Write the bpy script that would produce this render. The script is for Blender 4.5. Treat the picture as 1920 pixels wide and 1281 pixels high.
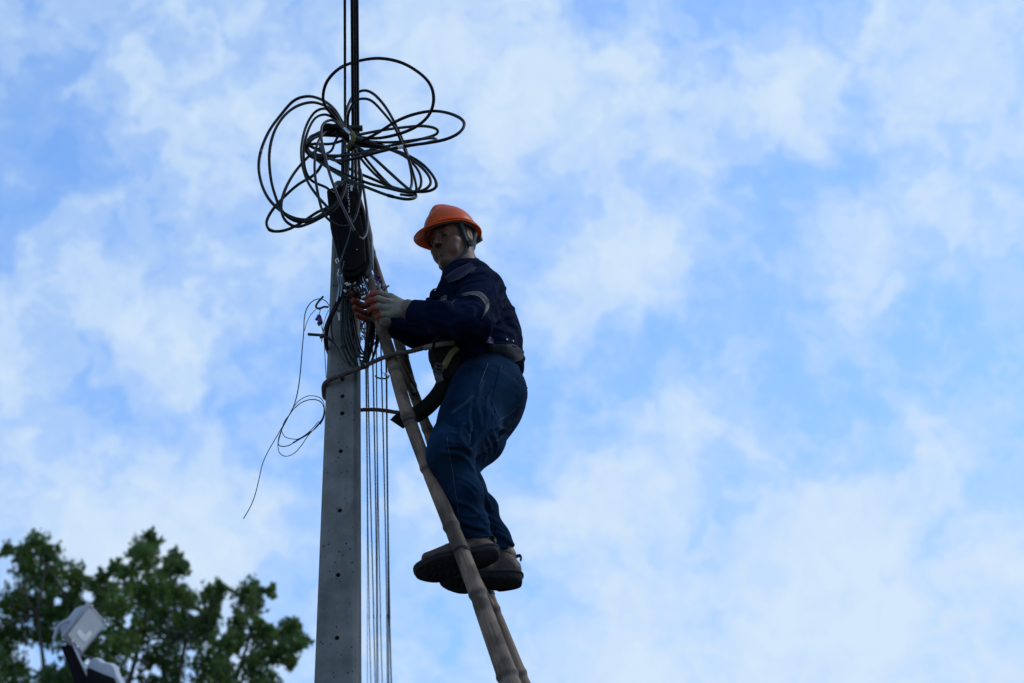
import bpy, bmesh, math, random
import numpy as np
from mathutils import Vector, Matrix, noise
from mathutils.bvhtree import BVHTree

for o in list(bpy.data.objects):
    bpy.data.objects.remove(o)
random.seed(7)
rng = np.random.default_rng(7)
SC = bpy.context.scene
COL = SC.collection

# ------------------------------------------------------------------ camera
CAM_Z, PITCH, FPX = 1.6, math.radians(32.0), 4000.0
cd = bpy.data.cameras.new("camera")
cam = bpy.data.objects.new("camera", cd)
COL.objects.link(cam)
cam.location = (0, 0, CAM_Z)
cam.rotation_euler = (math.pi / 2 + PITCH, 0, 0)
cd.sensor_width = 36.0
cd.lens = 36.0 * FPX / 1920.0
cd.clip_start, cd.clip_end = 0.05, 5000.0
cd.dof.use_dof = True
cd.dof.focus_distance = 7.8
cd.dof.aperture_fstop = 3.2
SC.camera = cam

# ------------------------------------------------------------------ world
SUN_EL, SUN_AZ = math.radians(46), math.radians(80)      # azimuth from +Y towards +X
world = bpy.data.worlds.new("World")
SC.world = world
world.use_nodes = True
wn, wl = world.node_tree.nodes, world.node_tree.links
wn.clear()


def N(nodes, typ, **kw):
    n = nodes.new(typ)
    for k, v in kw.items():
        setattr(n, k, v)
    return n


def px_dir(px, py):
    x, y = (px - 960.0) / FPX, (640.5 - py) / FPX
    c, s = math.cos(PITCH), math.sin(PITCH)
    return Vector((x, c - y * s, s + y * c)).normalized()


wo = N(wn, "ShaderNodeOutputWorld")
bg = N(wn, "ShaderNodeBackground")
bg.inputs["Strength"].default_value = 0.15
sky = N(wn, "ShaderNodeTexSky", sky_type="NISHITA", sun_disc=False)
sky.sun_elevation = SUN_EL
sky.sun_rotation = SUN_AZ
sky.altitude = 0
sky.air_density = 1.0
sky.dust_density = 0.6
sky.ozone_density = 1.6
tc = N(wn, "ShaderNodeTexCoord")


def math_node(nodes, links, op, a, b=None, clamp=False):
    m = N(nodes, "ShaderNodeMath", operation=op, use_clamp=clamp)
    for i, v in enumerate((a, b)):
        if v is None:
            continue
        if isinstance(v, (int, float)):
            m.inputs[i].default_value = v
        else:
            links.new(v, m.inputs[i])
    return m.outputs[0]


def w_noise(scale, detail, rough, vec, dist=0.0, lac=2.0):
    n = N(wn, "ShaderNodeTexNoise")
    n.inputs["Scale"].default_value = scale
    n.inputs["Detail"].default_value = detail
    n.inputs["Roughness"].default_value = rough
    n.inputs["Lacunarity"].default_value = lac
    n.inputs["Distortion"].default_value = dist
    wl.new(vec, n.inputs["Vector"])
    return n


D = tc.outputs["Generated"]
# warp the direction so that cloud edges are ragged
wa = w_noise(24.0, 8, 0.62, D)
s1 = N(wn, "ShaderNodeVectorMath", operation="SUBTRACT")
s1.inputs[1].default_value = (0.5, 0.5, 0.5)
wl.new(wa.outputs["Color"], s1.inputs[0])
s2 = N(wn, "ShaderNodeVectorMath", operation="SCALE")
s2.inputs["Scale"].default_value = 0.055
wl.new(s1.outputs[0], s2.inputs[0])
s3 = N(wn, "ShaderNodeVectorMath", operation="ADD")
wl.new(D, s3.inputs[0])
wl.new(s2.outputs[0], s3.inputs[1])
WD = s3.outputs[0]
fb1 = w_noise(5.5, 8, 0.56, WD, 0.3)
fb2 = w_noise(27.0, 10, 0.60, WD, 0.4)
fb3 = w_noise(64.0, 8, 0.62, WD, 0.3)
dens = math_node(wn, wl, "MULTIPLY", math_node(wn, wl, "SUBTRACT", fb1.outputs["Fac"], 0.5), 0.7)
dens = math_node(wn, wl, "ADD", dens, math_node(wn, wl, "MULTIPLY", math_node(wn, wl, "SUBTRACT", fb2.outputs["Fac"], 0.5), 1.42))
dens = math_node(wn, wl, "ADD", dens, math_node(wn, wl, "MULTIPLY", math_node(wn, wl, "SUBTRACT", fb3.outputs["Fac"], 0.5), 0.92))
dens = math_node(wn, wl, "ADD", dens, 0.47)
sp_ = N(wn, "ShaderNodeSeparateXYZ")                        # thin haze gathers towards the horizon, all round
wl.new(D, sp_.inputs[0])
hz = N(wn, "ShaderNodeMapRange", interpolation_type="SMOOTHSTEP")
hz.inputs["From Min"].default_value, hz.inputs["From Max"].default_value = 0.34, 0.58
hz.inputs["To Min"].default_value, hz.inputs["To Max"].default_value = 0.20, 0.0
wl.new(sp_.outputs["Z"], hz.inputs["Value"])
dens = math_node(wn, wl, "ADD", dens, hz.outputs["Result"])
CLOUDS = [  # px, py, radius px, weight: banks of cloud (+) and gaps of blue (-)
    (1000, 140, 280, .55), (1230, 170, 230, .35), (820, 100, 240, .30), (1480, 200, 130, .55), (1640, 90, 260, .40),
    (1820, 150, 220, .40), (1150, 520, 140, .60), (1230, 440, 130, .35), (1110, 400, 110, .22), (420, 180, 260, .36),
    (560, 330, 220, .26), (250, 600, 150, .50), (360, 680, 130, .45), (470, 540, 170, .32), (150, 480, 130, .25),
    (250, 960, 260, .42), (420, 1010, 180, .50), (90, 900, 220, .30), (780, 930, 90, .55), (1000, 950, 110, .38),
    (1180, 890, 170, .32), (1340, 790, 140, .38), (1580, 480, 130, .42), (1640, 560, 80, .38), (1730, 400, 120, .30),
    (1850, 420, 130, .26), (1750, 850, 130, .34), (1600, 1080, 150, .34), (1400, 1180, 380, .40), (1750, 1180, 380, .40), (1650, 950, 300, .15), (40, 760, 200, .2),
    (1100, 1230, 260, .26), (60, 40, 160, .20), (30, 640, 130, .20), (900, 330, 170, .22), (1520, 640, 80, .18), (1060, 640, 45, .26),
    (1030, 300, 70, .15), (1300, 330, 120, .15),
    (1120, 30, 80, -.34), (1060, 345, 90, -.34), (1200, 690, 160, -.34), (1480, 690, 200, -.24), (1000, 740, 130, -.34),
    (620, 740, 200, -.36), (180, 780, 170, -.40), (90, 300, 170, -.25), (760, 620, 130, -.25), (520, 880, 120, -.18),
    (1330, 540, 100, -.25), (1450, 330, 130, -.25), (1620, 330, 130, -.16), (1780, 560, 140, -.18), (1650, 730, 140, -.18), (1870, 700, 150, -.18), (1850, 1010, 200, -.15),
    (1000, 1100, 110, -.20), (560, 1080, 140, -.12), (900, 560, 140, -.20), (260, 400, 120, -.12), (1700, 960, 120, -.10), (1320, 1010, 150, -.12),
]
for cx, cy, r, w in CLOUDS:
    dn = N(wn, "ShaderNodeVectorMath", operation="DISTANCE")
    wl.new(WD, dn.inputs[0])
    dn.inputs[1].default_value = px_dir(cx, cy)
    mr = N(wn, "ShaderNodeMapRange", interpolation_type="SMOOTHSTEP")
    mr.inputs["From Min"].default_value = 0.0
    mr.inputs["From Max"].default_value = 1.25 * r / FPX
    mr.inputs["To Min"].default_value = w * 0.69
    mr.inputs["To Max"].default_value = 0.0
    wl.new(dn.outputs["Value"], mr.inputs["Value"])
    dens = math_node(wn, wl, "ADD", dens, mr.outputs["Result"])
cr = N(wn, "ShaderNodeValToRGB")
cr.color_ramp.interpolation = "EASE"
e = cr.color_ramp.elements
e[0].position, e[0].color = 0.0, (0.02, 0.02, 0.02, 1)
e[1].position, e[1].color = 1.0, (0.97, 0.97, 0.97, 1)
for p, v in ((0.3, 0.22), (0.55, 0.55), (0.8, 0.85)):
    k = e.new(p)
    k.color = (v, v, v, 1)
wl.new(dens, cr.inputs["Fac"])
# thin cloud is bluer and dimmer than thick cloud
cc = N(wn, "ShaderNodeMix", data_type="RGBA")
cc.inputs["A"].default_value = (2.85, 4.2, 6.3, 1)
cc.inputs["B"].default_value = (4.45, 5.4, 6.5, 1)
wl.new(math_node(wn, wl, "MULTIPLY", dens, 0.82), cc.inputs["Factor"])
skg = N(wn, "ShaderNodeMix", data_type="RGBA", blend_type="MULTIPLY")
skg.inputs["Factor"].default_value = 1.0
skg.inputs["B"].default_value = (1.25, 1.62, 1.95, 1)
wl.new(sky.outputs["Color"], skg.inputs["A"])
mx = N(wn, "ShaderNodeMix", data_type="RGBA")
wl.new(cr.outputs["Color"], mx.inputs["Factor"])
wl.new(skg.outputs["Result"], mx.inputs["A"])
wl.new(cc.outputs["Result"], mx.inputs["B"])
wl.new(mx.outputs["Result"], bg.inputs["Color"])
wl.new(bg.outputs[0], wo.inputs["Surface"])

# ------------------------------------------------------------------ sun, exposure
sl = bpy.data.lights.new("sun", "SUN")
sl.energy = 1.4
sl.angle = math.radians(14)
sl.color = (1.0, 0.93, 0.84)
sun = bpy.data.objects.new("sun", sl)
COL.objects.link(sun)
sd = Vector((math.sin(SUN_AZ) * math.cos(SUN_EL), math.cos(SUN_AZ) * math.cos(SUN_EL), math.sin(SUN_EL)))
sun.rotation_euler = (-sd).to_track_quat("-Z", "Y").to_euler()
SC.view_settings.view_transform = "Standard"
SC.view_settings.look = "None"
SC.view_settings.gamma = 1
SC.view_settings.exposure = 0.0
SC.view_settings.use_curve_mapping = False
SC.render.engine = "CYCLES"
SC.cycles.max_bounces = 6
SC.cycles.transparent_max_bounces = 8


# ------------------------------------------------------------------ helpers
def W(px, py, y):
    d = px_dir(px, py)
    t = y / d.y
    return Vector((d.x * t, y, CAM_Z + d.z * t))


def mpp(p):
    """metres per photo pixel at the world point p"""
    c, s = math.cos(PITCH), math.sin(PITCH)
    return (p[1] * c + (p[2] - CAM_Z) * s) / FPX


def V3(a):
    return np.array(a, dtype=np.float64)


ORIG = {}


def origin(o):
    return ORIG.get(o.name, Vector((0, 0, 0))) if o else Vector((0, 0, 0))


def empty(name, loc, label, cat, group=None):
    o = bpy.data.objects.new(name, None)
    COL.objects.link(o)
    o.location = loc
    o.empty_display_size = 0.1
    ORIG[o.name] = Vector(loc)
    tag(o, label, cat, group)
    return o


def tag(o, label=None, cat=None, group=None, kind=None):
    if label: o["label"] = label
    if cat: o["category"] = cat
    if group: o["group"] = group
    if kind: o["kind"] = kind
    return o


def obj(name, verts, faces, mat, parent=None, smooth=True, loc=None, uv=None, mats=None, midx=None):
    """verts in world coordinates -> ONE linked mesh object"""
    verts = np.asarray(verts, dtype=np.float64).reshape(-1, 3)
    if parent is not None:
        o0 = origin(parent)
    else:
        o0 = Vector(loc) if loc is not None else Vector(verts.mean(axis=0))
    vv = verts - np.array(o0)
    me = bpy.data.meshes.new(name)
    if isinstance(faces, np.ndarray):
        n, k = faces.shape
        me.vertices.add(len(vv))
        me.vertices.foreach_set("co", vv.astype(np.float32).ravel())
        me.loops.add(n * k)
        me.loops.foreach_set("vertex_index", faces.astype(np.int32).ravel())
        me.polygons.add(n)
        me.polygons.foreach_set("loop_start", np.arange(0, n * k, k, dtype=np.int32))
        me.update(calc_edges=True)
        me.validate()
    else:
        me.from_pydata([tuple(v) for v in vv], [], faces)
        me.update()
    if smooth:
        me.polygons.foreach_set("use_smooth", np.ones(len(me.polygons), dtype=bool))
    for m in (mats or [mat]):
        me.materials.append(m)
    if midx is not None:
        me.polygons.foreach_set("material_index", np.asarray(midx, dtype=np.int32))
    if uv is not None:
        lay = me.uv_layers.new(name="UVMap")
        li = np.empty(len(me.loops), dtype=np.int32)
        me.loops.foreach_get("vertex_index", li)
        lay.data.foreach_set("uv", np.asarray(uv, dtype=np.float32)[li].ravel())
    o = bpy.data.objects.new(name, me)
    COL.objects.link(o)
    if parent is not None:
        o.parent = parent
        ORIG[o.name] = Vector(o0)
    else:
        o.location = o0
        ORIG[o.name] = Vector(o0)
    return o


def attr(o, name, vals):
    a = o.data.attributes.new(name, "FLOAT", "POINT")
    a.data.foreach_set("value", np.asarray(vals, dtype=np.float32))


def catmull(pts, n=8, closed=False):
    P = [V3(p) for p in pts]
    out = []
    m = len(P)
    for i in range(m - 1 if not closed else m):
        p0 = P[i - 1] if (i > 0 or closed) else 2 * P[0] - P[1]
        p1, p2 = P[i], P[(i + 1) % m]
        p3 = P[(i + 2) % m] if (i + 2 < m or closed) else 2 * P[-1] - P[-2]
        for k in range(n):
            t = k / n
            out.append(0.5 * ((2 * p1) + (-p0 + p2) * t + (2 * p0 - 5 * p1 + 4 * p2 - p3) * t * t + (-p0 + 3 * p1 - 3 * p2 + p3) * t ** 3))
    if not closed:
        out.append(P[-1])
    return np.array(out)


def frames(path):
    T = np.gradient(path, axis=0)
    T /= np.linalg.norm(T, axis=1)[:, None] + 1e-12
    ref = np.array([0, 1.0, 0]) if abs(T[0][1]) < 0.9 else np.array([1.0, 0, 0])
    A = np.zeros_like(path)
    a = np.cross(T[0], ref)
    a /= np.linalg.norm(a)
    for i in range(len(path)):
        a = a - T[i] * np.dot(a, T[i])
        a /= np.linalg.norm(a) + 1e-12
        A[i] = a
    return T, A, np.cross(T, A)


def tube(path, r, sides=8, flat=None, cap=True, jitter=None):
    """-> verts, faces, uv ; r scalar or per-point ; flat=(sx, sy) scales the section"""
    path = np.asarray(path, dtype=np.float64)
    n = len(path)
    r = np.broadcast_to(np.asarray(r, dtype=np.float64), (n,))
    T, A, B = frames(path)
    L = np.concatenate([[0], np.cumsum(np.linalg.norm(np.diff(path, axis=0), axis=1))])
    ang = np.linspace(0, 2 * np.pi, sides, endpoint=False)
    sx, sy = flat or (1, 1)
    ca, sa = np.cos(ang) * sx, np.sin(ang) * sy
    ring = path[:, None, :] + r[:, None, None] * (A[:, None, :] * ca[None, :, None] + B[:, None, :] * sa[None, :, None])
    verts = ring.reshape(-1, 3)
    uv = np.stack([np.tile(np.abs(ang / np.pi - 1), n), np.repeat(L, sides)], axis=1)
    i = np.arange(n - 1)[:, None] * sides
    j = np.arange(sides)[None, :]
    j2 = (j + 1) % sides
    F = np.stack([i + j, i + j2, i + sides + j2, i + sides + j], axis=-1).reshape(-1, 4).tolist()
    if cap:
        F.append(list(range(sides - 1, -1, -1)))
        F.append(list(range((n - 1) * sides, n * sides)))
    return verts, F, uv


def join(parts):
    V, F, U, n = [], [], [], 0
    for p in parts:
        v, f = p[0], p[1]
        V.append(np.asarray(v).reshape(-1, 3))
        F += [[i + n for i in ff] for ff in f]
        U.append(p[2] if len(p) > 2 and p[2] is not None else np.zeros((len(v), 2)))
        n += len(v)
    return np.concatenate(V), F, np.concatenate(U)


def box(c, ax, ay, az):
    """box with centre c and half-extent vectors"""
    c, ax, ay, az = map(V3, (c, ax, ay, az))
    v = [c + i * ax + j * ay + k * az for k in (-1, 1) for j in (-1, 1) for i in (-1, 1)]
    f = [[0, 2, 3, 1], [4, 5, 7, 6], [0, 1, 5, 4], [2, 6, 7, 3], [0, 4, 6, 2], [1, 3, 7, 5]]
    return np.array(v), f


def bevel(o, w, seg=2):
    bm = bmesh.new()
    bm.from_mesh(o.data)
    bmesh.ops.recalc_face_normals(bm, faces=bm.faces)
    bmesh.ops.bevel(bm, geom=[e for e in bm.edges if e.calc_face_angle(0) > 0.35], offset=w, segments=seg, affect="EDGES", profile=0.5)
    bm.to_mesh(o.data)
    bm.free()
    o.data.polygons.foreach_set("use_smooth", np.ones(len(o.data.polygons), dtype=bool))
    o.data.update()
    return o


def prism(outline, back):
    """outline: world points, back: vector for the depth"""
    a = np.array([V3(p) for p in outline])
    b = a + V3(back)
    n = len(a)
    f = [list(range(n)), list(range(2 * n - 1, n - 1, -1))]
    for i in range(n):
        j = (i + 1) % n
        f.append([j, i, n + i, n + j])
    return np.concatenate([a, b]), f


# ------------------------------------------------------------------ materials
def material(name, c1, c2=None, scale=8.0, rough=0.7, bump=0.0, bscale=60.0, spec=0.4, metal=0.0, stretch=None, sheen=0.0,
             use_uv=False, detail=6, ramp=(0.35, 0.65), bdist=0.02, coat=0.0):
    m = bpy.data.materials.new(name)
    m.use_nodes = True
    nt = m.node_tree
    b = nt.nodes["Principled BSDF"]
    b.inputs["Roughness"].default_value = rough
    b.inputs["Specular IOR Level"].default_value = spec
    b.inputs["Metallic"].default_value = metal
    if sheen:
        b.inputs["Sheen Weight"].default_value = sheen
    if coat:
        b.inputs["Coat Weight"].default_value = coat
    t = N(nt.nodes, "ShaderNodeTexCoord")
    vec = t.outputs["UV"] if use_uv else t.outputs["Object"]
    if stretch:
        mp = N(nt.nodes, "ShaderNodeMapping")
        mp.inputs["Scale"].default_value = stretch
        nt.links.new(vec, mp.inputs["Vector"])
        vec = mp.outputs[0]
    n = N(nt.nodes, "ShaderNodeTexNoise")
    n.inputs["Scale"].default_value = scale
    n.inputs["Detail"].default_value = detail
    n.inputs["Roughness"].default_value = 0.6
    nt.links.new(vec, n.inputs["Vector"])
    r = N(nt.nodes, "ShaderNodeValToRGB")
    r.color_ramp.elements[0].position, r.color_ramp.elements[1].position = ramp
    r.color_ramp.elements[0].color = (*c1, 1)
    r.color_ramp.elements[1].color = (*(c2 or c1), 1)
    nt.links.new(n.outputs["Fac"], r.inputs["Fac"])
    nt.links.new(r.outputs["Color"], b.inputs["Base Color"])
    if bump:
        n2 = N(nt.nodes, "ShaderNodeTexNoise")
        n2.inputs["Scale"].default_value = bscale
        n2.inputs["Detail"].default_value = 4
        nt.links.new(vec, n2.inputs["Vector"])
        bp = N(nt.nodes, "ShaderNodeBump")
        bp.inputs["Strength"].default_value = bump
        bp.inputs["Distance"].default_value = bdist
        nt.links.new(n2.outputs["Fac"], bp.inputs["Height"])
        nt.links.new(bp.outputs[0], b.inputs["Normal"])
    m["bsdf"] = b.name
    return m


def mask_mix(m, attr_name, colour, rough=None):
    """paint colour where the point attribute is 1 (own colouring; on cloth, painted fold highlights)"""
    nt = m.node_tree
    b = nt.nodes["Principled BSDF"]
    src = b.inputs["Base Color"].links[0].from_socket
    a = N(nt.nodes, "ShaderNodeAttribute", attribute_name=attr_name)
    mx = N(nt.nodes, "ShaderNodeMix", data_type="RGBA")
    nt.links.new(a.outputs["Fac"], mx.inputs["Factor"])
    nt.links.new(src, mx.inputs["A"])
    mx.inputs["B"].default_value = (*colour, 1)
    nt.links.new(mx.outputs["Result"], b.inputs["Base Color"])
    return m


M = {}
M["ground"] = material("ground_soil", (0.10, 0.086, 0.066), (0.165, 0.142, 0.112), 0.6, 0.95)
M["cable"] = material("black_cable_sheath", (0.003, 0.003, 0.0045), (0.007, 0.007, 0.009), 30, 0.45, spec=0.16)
M["cable_green"] = material("dark_green_cable_sheath", (0.004, 0.013, 0.009), (0.008, 0.022, 0.016), 30, 0.45, spec=0.16)
M["cable_grey"] = material("weathered_cable_sheath", (0.016, 0.017, 0.021), (0.03, 0.031, 0.038), 30, 0.5, spec=0.25)
M["thin_wire"] = material("thin_black_wire", (0.010, 0.012, 0.014), (0.018, 0.02, 0.022), 30, 0.5)
M["span"] = material("teal_black_wire", (0.026, 0.055, 0.052), (0.045, 0.085, 0.08), 20, 0.45)
M["steel"] = material("galvanised_steel", (0.42, 0.42, 0.43), (0.55, 0.55, 0.56), 40, 0.32, metal=0.9)
M["dark_steel"] = material("dark_weathered_steel", (0.02, 0.021, 0.022), (0.05, 0.048, 0.045), 40, 0.5, metal=0.4)
M["box"] = material("black_abs_plastic", (0.0022, 0.0022, 0.0028), (0.0035, 0.0035, 0.0045), 20, 0.6, 0.1, 200, spec=0.06)
M["print"] = material("white_print", (0.6, 0.6, 0.62), (0.7, 0.7, 0.72), 30, 0.6)
M["bluewire"] = material("pale_blue_tie", (0.22, 0.36, 0.50), (0.32, 0.46, 0.60), 40, 0.5)
M["purple"] = material("purple_plastic", (0.035, 0.015, 0.11), (0.07, 0.03, 0.18), 40, 0.4)
M["foil"] = material("clear_crumpled_wrap", (0.55, 0.58, 0.65), (0.75, 0.78, 0.85), 60, 0.25, 0.4, 90)
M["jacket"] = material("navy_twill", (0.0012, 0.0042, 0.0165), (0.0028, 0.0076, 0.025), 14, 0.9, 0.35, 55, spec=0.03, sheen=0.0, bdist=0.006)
mask_mix(M["jacket"], "ridge_highlight", (0.011, 0.024, 0.062))  # highlights painted along the jacket's fold ridges, with slight wear
M["collar"] = material("navy_collar_twill", (0.007, 0.009, 0.028), (0.011, 0.013, 0.040), 14, 0.85, 0.2, 70, spec=0.12, sheen=0.05, bdist=0.004)
M["hem"] = material("maroon_black_hem", (0.0055, 0.0050, 0.0125), (0.0085, 0.0075, 0.018), 20, 0.85, 0.2, 70, bdist=0.004)
M["jeans"] = material("blue_denim", (0.0014, 0.0062, 0.017), (0.0080, 0.029, 0.066), 7, 0.95, 0.12, 420, spec=0.02, sheen=0.0, bdist=0.006, ramp=(0.3, 0.72))


def cloth_folds(m, scale, stretch, dist, strength=0.6):
    """sharp little folds: ridged noise as relief under the weave"""
    nt = m.node_tree
    b = nt.nodes["Principled BSDF"]
    t = N(nt.nodes, "ShaderNodeTexCoord")
    mp = N(nt.nodes, "ShaderNodeMapping")
    mp.inputs["Scale"].default_value = stretch
    nt.links.new(t.outputs["Object"], mp.inputs["Vector"])
    n = N(nt.nodes, "ShaderNodeTexNoise", noise_type="RIDGED_MULTIFRACTAL")
    n.inputs["Scale"].default_value = scale
    n.inputs["Detail"].default_value = 3
    n.inputs["Roughness"].default_value = 0.45
    n.inputs["Distortion"].default_value = 0.5
    nt.links.new(mp.outputs[0], n.inputs["Vector"])
    bp = N(nt.nodes, "ShaderNodeBump")
    bp.inputs["Strength"].default_value = strength
    bp.inputs["Distance"].default_value = dist
    nt.links.new(n.outputs["Fac"], bp.inputs["Height"])
    if b.inputs["Normal"].links:
        nt.links.new(b.inputs["Normal"].links[0].from_socket, bp.inputs["Normal"])
    nt.links.new(bp.outputs[0], b.inputs["Normal"])


cloth_folds(M["jeans"], 9, (0.8, 0.8, 1.5), 0.022, 0.8)
cloth_folds(M["jacket"], 8, (0.8, 0.8, 1.4), 0.018, 0.7)
mask_mix(M["jeans"], "ridge_highlight", (0.070, 0.145, 0.235))  # light on the fold ridges put into the colour, along with denim wear
M["stitch"] = material("faded_stitching", (0.02, 0.035, 0.06), (0.06, 0.085, 0.115), 120, 0.9)
M["tape"] = material("grey_reflective_tape", (0.035, 0.036, 0.039), (0.054, 0.055, 0.058), 30, 0.6, spec=0.2)
M["skin"] = material("skin", (0.078, 0.033, 0.019), (0.110, 0.048, 0.028), 30, 0.55, 0.15, 220, spec=0.35, bdist=0.002)
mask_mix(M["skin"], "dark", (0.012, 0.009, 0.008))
mask_mix(M["skin"], "lip", (0.06, 0.022, 0.017))
M["hair"] = material("black_hair", (0.006, 0.005, 0.005), (0.014, 0.012, 0.011), 60, 0.6, 0.8, 160, stretch=(1, 1, 0.25))
M["glove"] = material("grey_knit_glove", (0.130, 0.117, 0.095), (0.185, 0.168, 0.138), 60, 0.95, 0.6, 420, bdist=0.003)
mask_mix(M["glove"], "coat", (0.16, 0.034, 0.018))
M["cuff"] = material("ribbed_knit_cuff", (0.11, 0.093, 0.07), (0.16, 0.137, 0.105), 60, 0.95, 0.5, 300)
M["boot"] = material("brown_leather", (0.022, 0.0125, 0.0085), (0.060, 0.035, 0.024), 22, 0.62, 0.4, 120, spec=0.35, bdist=0.004)
M["sole"] = material("black_rubber", (0.006, 0.006, 0.007), (0.012, 0.012, 0.013), 30, 0.8, 0.3, 120, spec=0.15)
M["midsole"] = material("grey_rubber_midsole", (0.022, 0.025, 0.026), (0.034, 0.038, 0.040), 30, 0.8, spec=0.15)
M["sock"] = material("grey_green_sock", (0.17, 0.18, 0.15), (0.23, 0.24, 0.20), 60, 0.95, 0.5, 250)
M["strap"] = material("black_webbing", (0.005, 0.005, 0.005), (0.010, 0.010, 0.009), 60, 0.85, 0.4, 300, spec=0.1)
M["yellow"] = material("worn_yellow_webbing", (0.09, 0.08, 0.025), (0.14, 0.12, 0.04), 60, 0.85, 0.4, 300)
M["chin"] = material("dark_teal_chin_strap", (0.010, 0.022, 0.022), (0.018, 0.034, 0.034), 60, 0.8)
M["rope"] = material("brown_twisted_rope", (0.045, 0.038, 0.034), (0.10, 0.085, 0.075), 26, 0.95, 0.7, 160)
M["whipping"] = material("pale_rope_whipping", (0.13, 0.12, 0.105), (0.19, 0.175, 0.155), 40, 0.9, 0.4, 120)
M["bark"] = material("grey_bark", (0.05, 0.04, 0.03), (0.09, 0.075, 0.06), 6, 0.95, 0.6, 20)
M["lamp_body"] = material("grey_cast_aluminium", (0.26, 0.275, 0.31), (0.32, 0.335, 0.37), 10, 0.45, metal=0.1)
M["lamp_dark"] = material("black_powder_coat", (0.004, 0.004, 0.005), (0.007, 0.007, 0.008), 20, 0.7, spec=0.08)
M["lamp_glass"] = material("frosted_lamp_glass", (0.55, 0.57, 0.59), (0.60, 0.62, 0.64), 10, 0.15, coat=0.5)
M["reflector"] = material("white_lamp_reflector", (0.93, 0.93, 0.93), (0.95, 0.95, 0.95), 10, 0.2)


def helmet_mat():
    m = material("orange_helmet_shell", (0.60, 0.078, 0.007), (0.78, 0.12, 0.011), 7, 0.34, 0.06, 300, spec=0.3, bdist=0.001)
    nt = m.node_tree
    b = nt.nodes["Principled BSDF"]
    tr = N(nt.nodes, "ShaderNodeBsdfTranslucent")
    tr.inputs["Color"].default_value = (0.75, 0.2, 0.06, 1)
    ms = N(nt.nodes, "ShaderNodeMixShader")
    ms.inputs["Fac"].default_value = 0.32
    out = nt.nodes["Material Output"]
    nt.links.new(b.outputs[0], ms.inputs[1])
    nt.links.new(tr.outputs[0], ms.inputs[2])
    nt.links.new(ms.outputs[0], out.inputs["Surface"])
    return m


M["helmet"] = helmet_mat()


def leaf_mat():
    m = material("leaf_green", (0.55, 0.7, 0.75), (1.7, 1.45, 0.8), 2.6, 0.55, spec=0.2, ramp=(0.4, 0.68))
    nt = m.node_tree
    b = nt.nodes["Principled BSDF"]
    clump = b.inputs["Base Color"].links[0].from_socket          # dark and yellower clumps
    g = N(nt.nodes, "ShaderNodeNewGeometry")
    r = N(nt.nodes, "ShaderNodeValToRGB")
    el = r.color_ramp.elements
    el[0].position, el[0].color = 0.0, (0.016, 0.054, 0.020, 1)
    el[1].position, el[1].color = 1.0, (0.15, 0.18, 0.05, 1)
    k = el.new(0.6); k.color = (0.036, 0.092, 0.028, 1)
    k = el.new(0.88); k.color = (0.065, 0.12, 0.030, 1)
    nt.links.new(g.outputs["Random Per Island"], r.inputs["Fac"])
    mm = N(nt.nodes, "ShaderNodeMix", data_type="RGBA", blend_type="MULTIPLY")
    mm.inputs["Factor"].default_value = 1
    nt.links.new(r.outputs["Color"], mm.inputs["A"])
    nt.links.new(clump, mm.inputs["B"])
    nt.links.new(mm.outputs["Result"], b.inputs["Base Color"])
    tr = N(nt.nodes, "ShaderNodeBsdfTranslucent")
    tr.inputs["Color"].default_value = (0.12, 0.20, 0.04, 1)
    ms = N(nt.nodes, "ShaderNodeMixShader")
    ms.inputs["Fac"].default_value = 0.32
    nt.links.new(b.outputs[0], ms.inputs[1])
    nt.links.new(tr.outputs[0], ms.inputs[2])
    nt.links.new(ms.outputs[0], nt.nodes["Material Output"].inputs["Surface"])
    return m


M["leaf"] = leaf_mat()


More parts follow.
